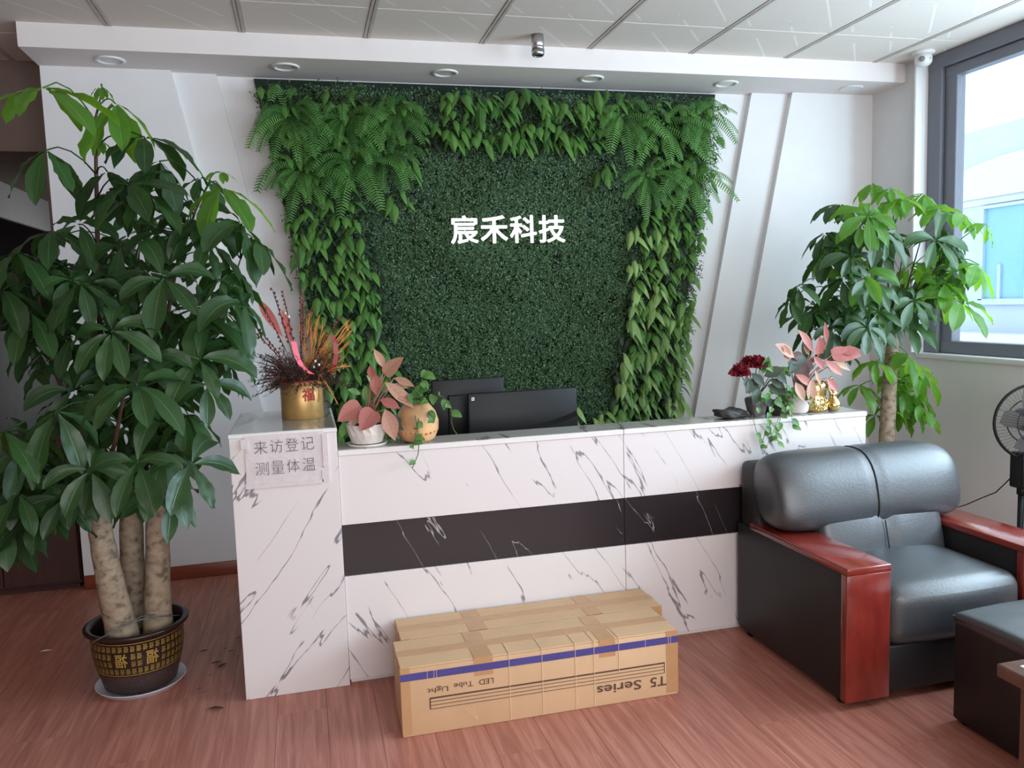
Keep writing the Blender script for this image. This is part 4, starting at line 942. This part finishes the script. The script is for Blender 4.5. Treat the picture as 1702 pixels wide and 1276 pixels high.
# right end of the counter
cl = MB()
def crump(co, q):
    s = .012; return (co.x+s*math.sin(co.z*90+co.x*60), co.y+s*math.sin(co.x*70), co.z*(1-.35*(q[0]**2))+.008*math.sin(co.x*75+co.y*40)*(q[2] > 0))
cl.rbox((-.075, -.05, 0), (.08, .05, .04), .015, 3, .004, 8, crump)
o = cl.build('crumpled_cloth', 'cloth'); o.location = (1.99, 3.53, ZK+.002); tag(o, 'dark grey crumpled cloth bundle left of the roses on the counter', 'cloth')
rp = root('rose_bouquet', (2.14, 3.53, ZK), 'dark red artificial roses in a small grey wrapped pot on the counter', 'flowers')
MB().rbox((2.085, 3.485, ZK), (2.165, 3.565, ZK+.10), .02, 3, .006, 6, lambda co, q: (co.x*(1+.25*q[2]), co.y*(1+.2*q[2]), co.z+.006*math.sin(co.x*80))).build('pot_wrap', 'cloth2', rp)
def rose(x, y, Y, r_):
    c = P(x, y, Y); mb = MB().tube([V((2.13, 3.53, ZK+.08)), (c+V((2.13, 3.53, ZK+.08)))/2+V((-.01, 0, .02)), c], .0025, 5); s = mb.build('rose_stem', 'petiole', rp)
    mb = MB()
    for ring_, (n, rr, op) in enumerate(((3, .35, .15), (5, .6, .4), (7, .85, .75), (8, 1.0, 1.1), (8, 1.0, 1.4))):
        for k in range(n):
            a = 2*PI*(k+.4*ring_)/n; d = V((math.cos(a)*math.sin(op)-.25, math.sin(a)*math.sin(op)-.55, math.cos(op)+.1)).normalized()
            leaflet(mb, c, d, V((-math.cos(a), -math.sin(a), .3)), r_*1.15, r_*1.2, -.35 if ring_ < 4 else .4, .6, .05, 6, heart, 1.5, a)
    mb.build('rose_bloom', 'rose', s)
rose(1230, 622, 3.46, .05); rose(1258, 608, 3.5, .05); rose(1244, 606, 3.54, .042)
for (x, y, dx, dy, m) in ((1240, 625, 6, 28, 'roseleaf'), (1250, 620, 20, 20, 'roseleaf'), (1268, 620, 8, -26, 'ivy'), (1270, 625, 30, -14, 'roseleaf'), (1258, 630, -18, 20, 'roseleaf'), (1275, 640, 30, 12, 'roseleaf'), (1262, 645, -10, 25, 'roseleaf'), (1280, 630, 24, 14, 'roseleaf'), (1268, 600, 16, 16, 'ivy'), (1290, 620, 18, -10, 'ivy'), (1285, 615, 22, 20, 'roseleaf'), (1270, 655, 12, 22, 'roseleaf'), (1262, 615, 14, -14, 'roseleaf')):
    a = P(x, y, 3.48); b = P(x+dx, y+dy, 3.45); mb = MB().tube([V((2.13, 3.53, ZK+.09)), a], .002, 4); leaflet(mb, a, b-a, (0, -1, .4), (b-a).length*1.1, (b-a).length*.6, .1, .25, .03, 7, lance, 1.3, x); mb.build('leaf', m, rp)
iv = root('ivy_plant', (2.25, 3.52, ZK), 'green and white ivy trailing over the counter edge beside the roses', 'potted plant')
MB().lathe([(0, 0), (.05, 0), (.062, .06), (.066, .062), (.064, .068), (.058, .06), (0, .055)], (2.24, 3.535, ZK), 24).build('pot', 'potl', iv)
for pts, n in (([(1300, 665, 3.5), (1290, 660, 3.44), (1282, 680, 3.41), (1276, 700, 3.40), (1270, 725, 3.40), (1264, 745, 3.40)], 10), ([(1305, 660, 3.5), (1300, 675, 3.43), (1296, 700, 3.40), (1290, 722, 3.395), (1294, 738, 3.395)], 9), ([(1300, 660, 3.5), (1312, 670, 3.43), (1316, 690, 3.41), (1318, 712, 3.40)], 6),
               ([(1300, 660, 3.5), (1280, 650, 3.46), (1268, 660, 3.44), (1258, 680, 3.43)], 6), ([(1305, 660, 3.5), (1320, 645, 3.46), (1332, 655, 3.44), (1345, 672, 3.43)], 7), ([(1300, 655, 3.5), (1295, 630, 3.5), (1310, 610, 3.52)], 6), ([(1300, 655, 3.5), (1310, 640, 3.45), (1325, 668, 3.43)], 6), ([(1296, 690, 3.42), (1280, 730, 3.395), (1268, 755, 3.39), (1250, 690, 3.42)], 2)):
    vine(iv, pts, n, size=.042, wiry=.0015)
ap = root('potted_pink_plant', (2.36, 3.53, ZK), 'pink-leaved plant behind the ivy at the right end of the counter', 'potted plant')
MB().lathe([(0, 0), (.05, 0), (.06, .01), (.07, .085), (.074, .09), (.07, .095), (.064, .085), (0, .08)], (2.36, 3.55, ZK), 28).build('pot', 'white', ap)
pink_plant(ap, (2.36, 3.55, ZK+.085), [
    (1352, 585, 3.55, -24, -40, 1, .3, 'pinkh'), (1362, 588, 3.52, 0, -30, 1, .6, 'pinkh'), (1374, 572, 3.56, -3, -38, 1, .26, 'pinkh'), (1382, 590, 3.5, 50, -4, 1, .55, 'pinkh'), (1352, 592, 3.48, 20, 22, 1, .5, 'pinkh'),
    (1372, 600, 3.46, 30, 22, 1, .5, 'pinkh'), (1320, 594, 3.5, -30, -26, 1, .4, 'pink'), (1310, 600, 3.5, -6, -28, 1, .5, 'pink'), (1322, 622, 3.46, 32, 20, 1, .4, 'pinkh'), (1322, 635, 3.45, 16, 32, 1, .5, 'pink'), (1350, 630, 3.44, -4, 42, 1, .4, 'pink'),
    (1374, 628, 3.44, 20, 24, 1, .5, 'pinkh'), (1355, 615, 3.46, 10, 26, 1, .3, 'pink'), (1330, 600, 3.5, -20, 20, 1, .5, 'roseleaf'), (1340, 595, 3.52, -32, 6, 1, .4, 'roseleaf'), (1345, 610, 3.5, -28, 22, 1, .5, 'drybrown'), (1395, 585, 3.5, 34, -6, 1, .5, 'pinkh'), (1340, 600, 3.53, -26, -14, 1, .5, 'drybrown'), (1350, 605, 3.53, -22, 4, 1, .55, 'drybrown'), (1335, 618, 3.5, -16, 20, 1, .5, 'roseleaf'), (1360, 600, 3.54, 10, -20, 1, .5, 'roseleaf'), (1375, 610, 3.52, 24, 8, 1, .5, 'drybrown'), (1345, 590, 3.56, -10, -26, 1, .4, 'pink'), (1385, 600, 3.48, 30, 14, 1, .34, 'pink')], 0)
go = root('gold_ornament', (2.5, 3.54, ZK), 'shiny gold vase with a gold gourd figure at the right counter end', 'ornament')
gx_, gy_ = 2.47, 3.55
MB().lathe([(0, 0), (.05, 0), (.056, .012), (.058, .05), (.05, .075), (.052, .09), (.055, .13), (.05, .15), (.044, .148), (.046, .1), (0, .02)], (gx_, gy_, ZK), 32).build('vase', 'goldm', go)
mb = MB()
for k in range(70):
    a = rnd(-PI, 0)+.2; mb.ball((gx_+.057*math.cos(a), gy_+.057*math.sin(a), ZK+rnd(.012, .065)), .0055, 6)
mb.build('coin_relief', 'goldm', go)
MB().lathe([(0, 0), (.024, .0), (.036, .022), (.036, .035), (.026, .055), (.016, .064), (.02, .078), (.02, .09), (.012, .104), (.005, .112), (.004, .125), (0, .128)], (gx_+.083, gy_-.03, ZK+.002), 28).build('gourd', 'goldm', go)
mb = MB()
for k in range(9): a = k*.5; mb.tube([(gx_+.05+.012*math.cos(a), gy_-.04, ZK+.08+.010*k), (gx_+.055+.014*math.cos(a+1), gy_-.045, ZK+.088+.010*k), (gx_+.06+.01*math.cos(a+2), gy_-.04, ZK+.092+.010*k)], .006, 6)
mb.build('figure', 'goldm', go)

# ------------------------------------------------------------------ ceiling fittings
labs = ['leftmost', 'second from left', 'third from left', 'third from right', 'second from right', 'rightmost']
for i, x_ in enumerate((-.944, -.01, .926, 1.87, 2.82, 3.78)):
    r_ = root('downlight', (x_, 5.04, ZS), f'{labs[i]} of the round white recessed downlights in the soffit', 'ceiling light', 'downlights in the soffit')
    MB().lathe([(.078, .0), (.080, -.004), (.076, -.008), (.062, -.010), (.058, -.004), (.056, .0)], (x_, 5.04, ZS), 36).build('trim_ring', 'whitep', r_)
    MB().lathe([(0, -.002), (.03, -.004), (.058, -.001)] if i < 5 else [(0, -.011), (.063, -.009)], (x_, 5.04, ZS), 28).build('diffuser', 'whitep', r_)
sl_ = root('surface_spotlight', (1.405, 4.66, ZC), 'small silver cylinder spotlight hanging from the ceiling tiles', 'ceiling light')
MB().lathe([(0, 0), (.036, 0), (.036, -.062), (.034, -.065), (.036, -.068), (.036, -.085), (0, -.085)], (1.405, 4.66, ZC), 28).build('housing', 'steel', sl_)
MB().lathe([(.030, -.086), (.038, -.086), (.037, -.11), (.03, -.118), (.026, -.116), (.026, -.09)], (1.405, 4.66, ZC), 28, ).build('lamp_head', 'steel', sl_)
MB().lathe([(0, -.112), (.027, -.112)], (1.405, 4.66, ZC), 20).build('lens', 'dark', sl_)
cc = root('security_camera', (3.99, 4.6, ZC), 'white twin-lens dome security camera on the ceiling by the window', 'security camera')
MB().lathe([(0, 0), (.07, 0), (.07, -.012), (.055, -.02), (0, -.022)], (3.99, 4.6, ZC), 28).build('mount', 'whitep', cc)
MB().lathe([(0, -.018), (.048, -.02), (.052, -.045), (.05, -.07), (.036, -.088), (0, -.094)], (3.99, 4.6, ZC), 28).build('dome', 'whitep', cc)
for dx in (-.024, .020): MB().lathe([(0, .0), (.012, 0), (.017, -.004), (.017, -.01)], (3.965+dx, 4.553, ZC-.06), 16, axis=(-.35, -1, -.3)).build('lens', 'greyp', cc)
cd = MB().rbox((4.02, 4.700, 1.19), (4.075, 4.718, ZC-.02), .004, 2).build('cable_conduit', 'sill'); tag(recentre(cd), 'white vertical cable duct running down beside the window frame', 'cable duct')

# ------------------------------------------------------------------ pedestal fan
FX, FY = 3.60, 3.42
fan = root('pedestal_fan', (FX, FY, 0), 'black pedestal fan against the window wall, cut by the right edge', 'fan')
ax = V((-.45, -1, .02)).normalized(); hc = P(1722, 702, FY-.05); up = V((0, 0, 1)); sx_ = ax.cross(up).normalized(); uz = sx_.cross(ax)
def cp(r_, a, d): return hc+(sx_*math.cos(a)+uz*math.sin(a))*r_+ax*d
RF = .2
gm = MB()
for d, r_ in ((0, RF), (.055, RF*.55), (-.05, RF*.6)): gm.tube([cp(r_, 2*PI*k/40, d) for k in range(41)], .0035 if d else .008, 5, False)
gm.build('guard_ring', 'blackp', fan)
gw = MB()
for k in range(64):
    a = 2*PI*k/64
    gw.tube([cp(.035, a, .07), cp(RF*.6, a, .058), cp(RF*.92, a, .03), cp(RF, a, 0)], .0011, 4, False); gw.tube([cp(.05, a, -.07), cp(RF*.6, a, -.052), cp(RF*.92, a, -.03), cp(RF, a, 0)], .0011, 4, False)
tag(gw.build('guard_wires', 'greyp', fan), kind='stuff')
MB().lathe([(0, .08), (.035, .076), (.04, .066), (0, .066)], hc, 24, axis=ax).build('guard_badge', 'blackp', fan)
MB().lathe([(0, -.20), (.05, -.19), (.062, -.15), (.062, -.08), (.04, -.06), (0, -.06)], hc, 24, axis=ax).build('motor_housing', 'blackp', fan)
for j in range(5):
    mb = MB(); vs = []
    for i in range(7):
        t = i/6; r_ = .03+.14*t; wd = .35+.45*math.sin(PI*min(1, t*.8+.15)); vs += [cp(r_, j*2*PI/5-wd/2+.2*t, -.015), cp(r_, j*2*PI/5+wd/2+.2*t, .018)]
    mb.add(vs, [(i*2, i*2+1, i*2+3, i*2+2) for i in range(6)], smooth=True); mb.build('blade', 'greyp', fan)
c_ = P(1704, 782, FY-.02)
bx = MB().rbox((c_.x-.055, FY-.06, c_.z-.09), (c_.x+.055, FY+.03, c_.z+.10), .012, 3).build('control_box', 'blackp', fan)
for k in range(4): MB().lathe([(0, 0), (.007, 0), (.006, .008), (0, .009)], (c_.x-.012, FY-.06, c_.z+.035-.022*k), 12, axis=(0, -1, 0)).build('button', 'greyp', bx)
MB().rbox((c_.x-.02, FY-.062, c_.z-.075), (c_.x+.012, FY-.059, c_.z-.068), .001, 1).build('label_plate', 'greyp', bx)
MB().tube([(c_.x, FY, c_.z-.09), (c_.x, FY, c_.z-.13)], .022, 16).build('collar', 'blackp', fan)
MB().tube([(c_.x, FY, c_.z-.12), (c_.x, FY, .03)], .0155, 14).build('pole', 'blackp', fan)
MB().lathe([(0, .0), (.17, .0), (.18, .012), (.16, .03), (.05, .045), (0, .05)], (c_.x, FY, 0), 36).build('base', 'blackp', fan)
q = [(c_.x-.05, FY, c_.z-.02), P(1668, 806, 3.5), P(1655, 818, 3.58), P(1630, 828, 3.7), P(1607, 838, 3.85), P(1595, 842, 3.95), P(1580, 844, 4.1), P(1560, 858, 4.2)]
MB().tube(q, .0032, 6).build('power_cord', 'blackp', fan)

# ------------------------------------------------------------------ litter on the floor
def bit(x, y, L_, a, lab, nm='dry_leaf', m='deadleaf', cat='leaf litter', group='dry leaf bits on the floor'):
    d = P(x, y, 1)-V((0, 0, H)); p = V((0, 0, H))+d*(-H/d.z); mb = MB()
    leaflet(mb, (0, 0, .003), (math.cos(a), math.sin(a), .05), (0, 0, 1), L_, L_*.3, .05, .4, .04, 5, lance, 1, x); o = mb.build(nm, m); o.location = (p.x, p.y, .002); tag(o, lab, cat, group)
bits = 'small dark dry leaf fragment lying between the big pot and the counter pillar'
for x, y, L_, a in ((350, 1105, .05, .3), (362, 1112, .06, .9), (378, 1085, .035, .2), (392, 1062, .03, .1), (330, 1085, .05, .1), (348, 1125, .02, 1), (392, 1093, .02, .5), (372, 1080, .025, .2), (326, 1147, .025, .2)): bit(x, y, L_, a, bits)
bit(346, 1179, .07, -.3, 'thin brown twig lying alone on the floor in front of the pillar', 'twig', 'deadleaf', 'twig', None)
bit(66, 1085, .055, .1, 'small white paper scrap on the floor left of the big pot', 'paper_scrap', 'sill', 'paper', None)
for o in list(bpy.data.objects):
    if o.get('group') is None and 'group' in o.keys(): del o['group']
print('objects', len(bpy.data.objects))
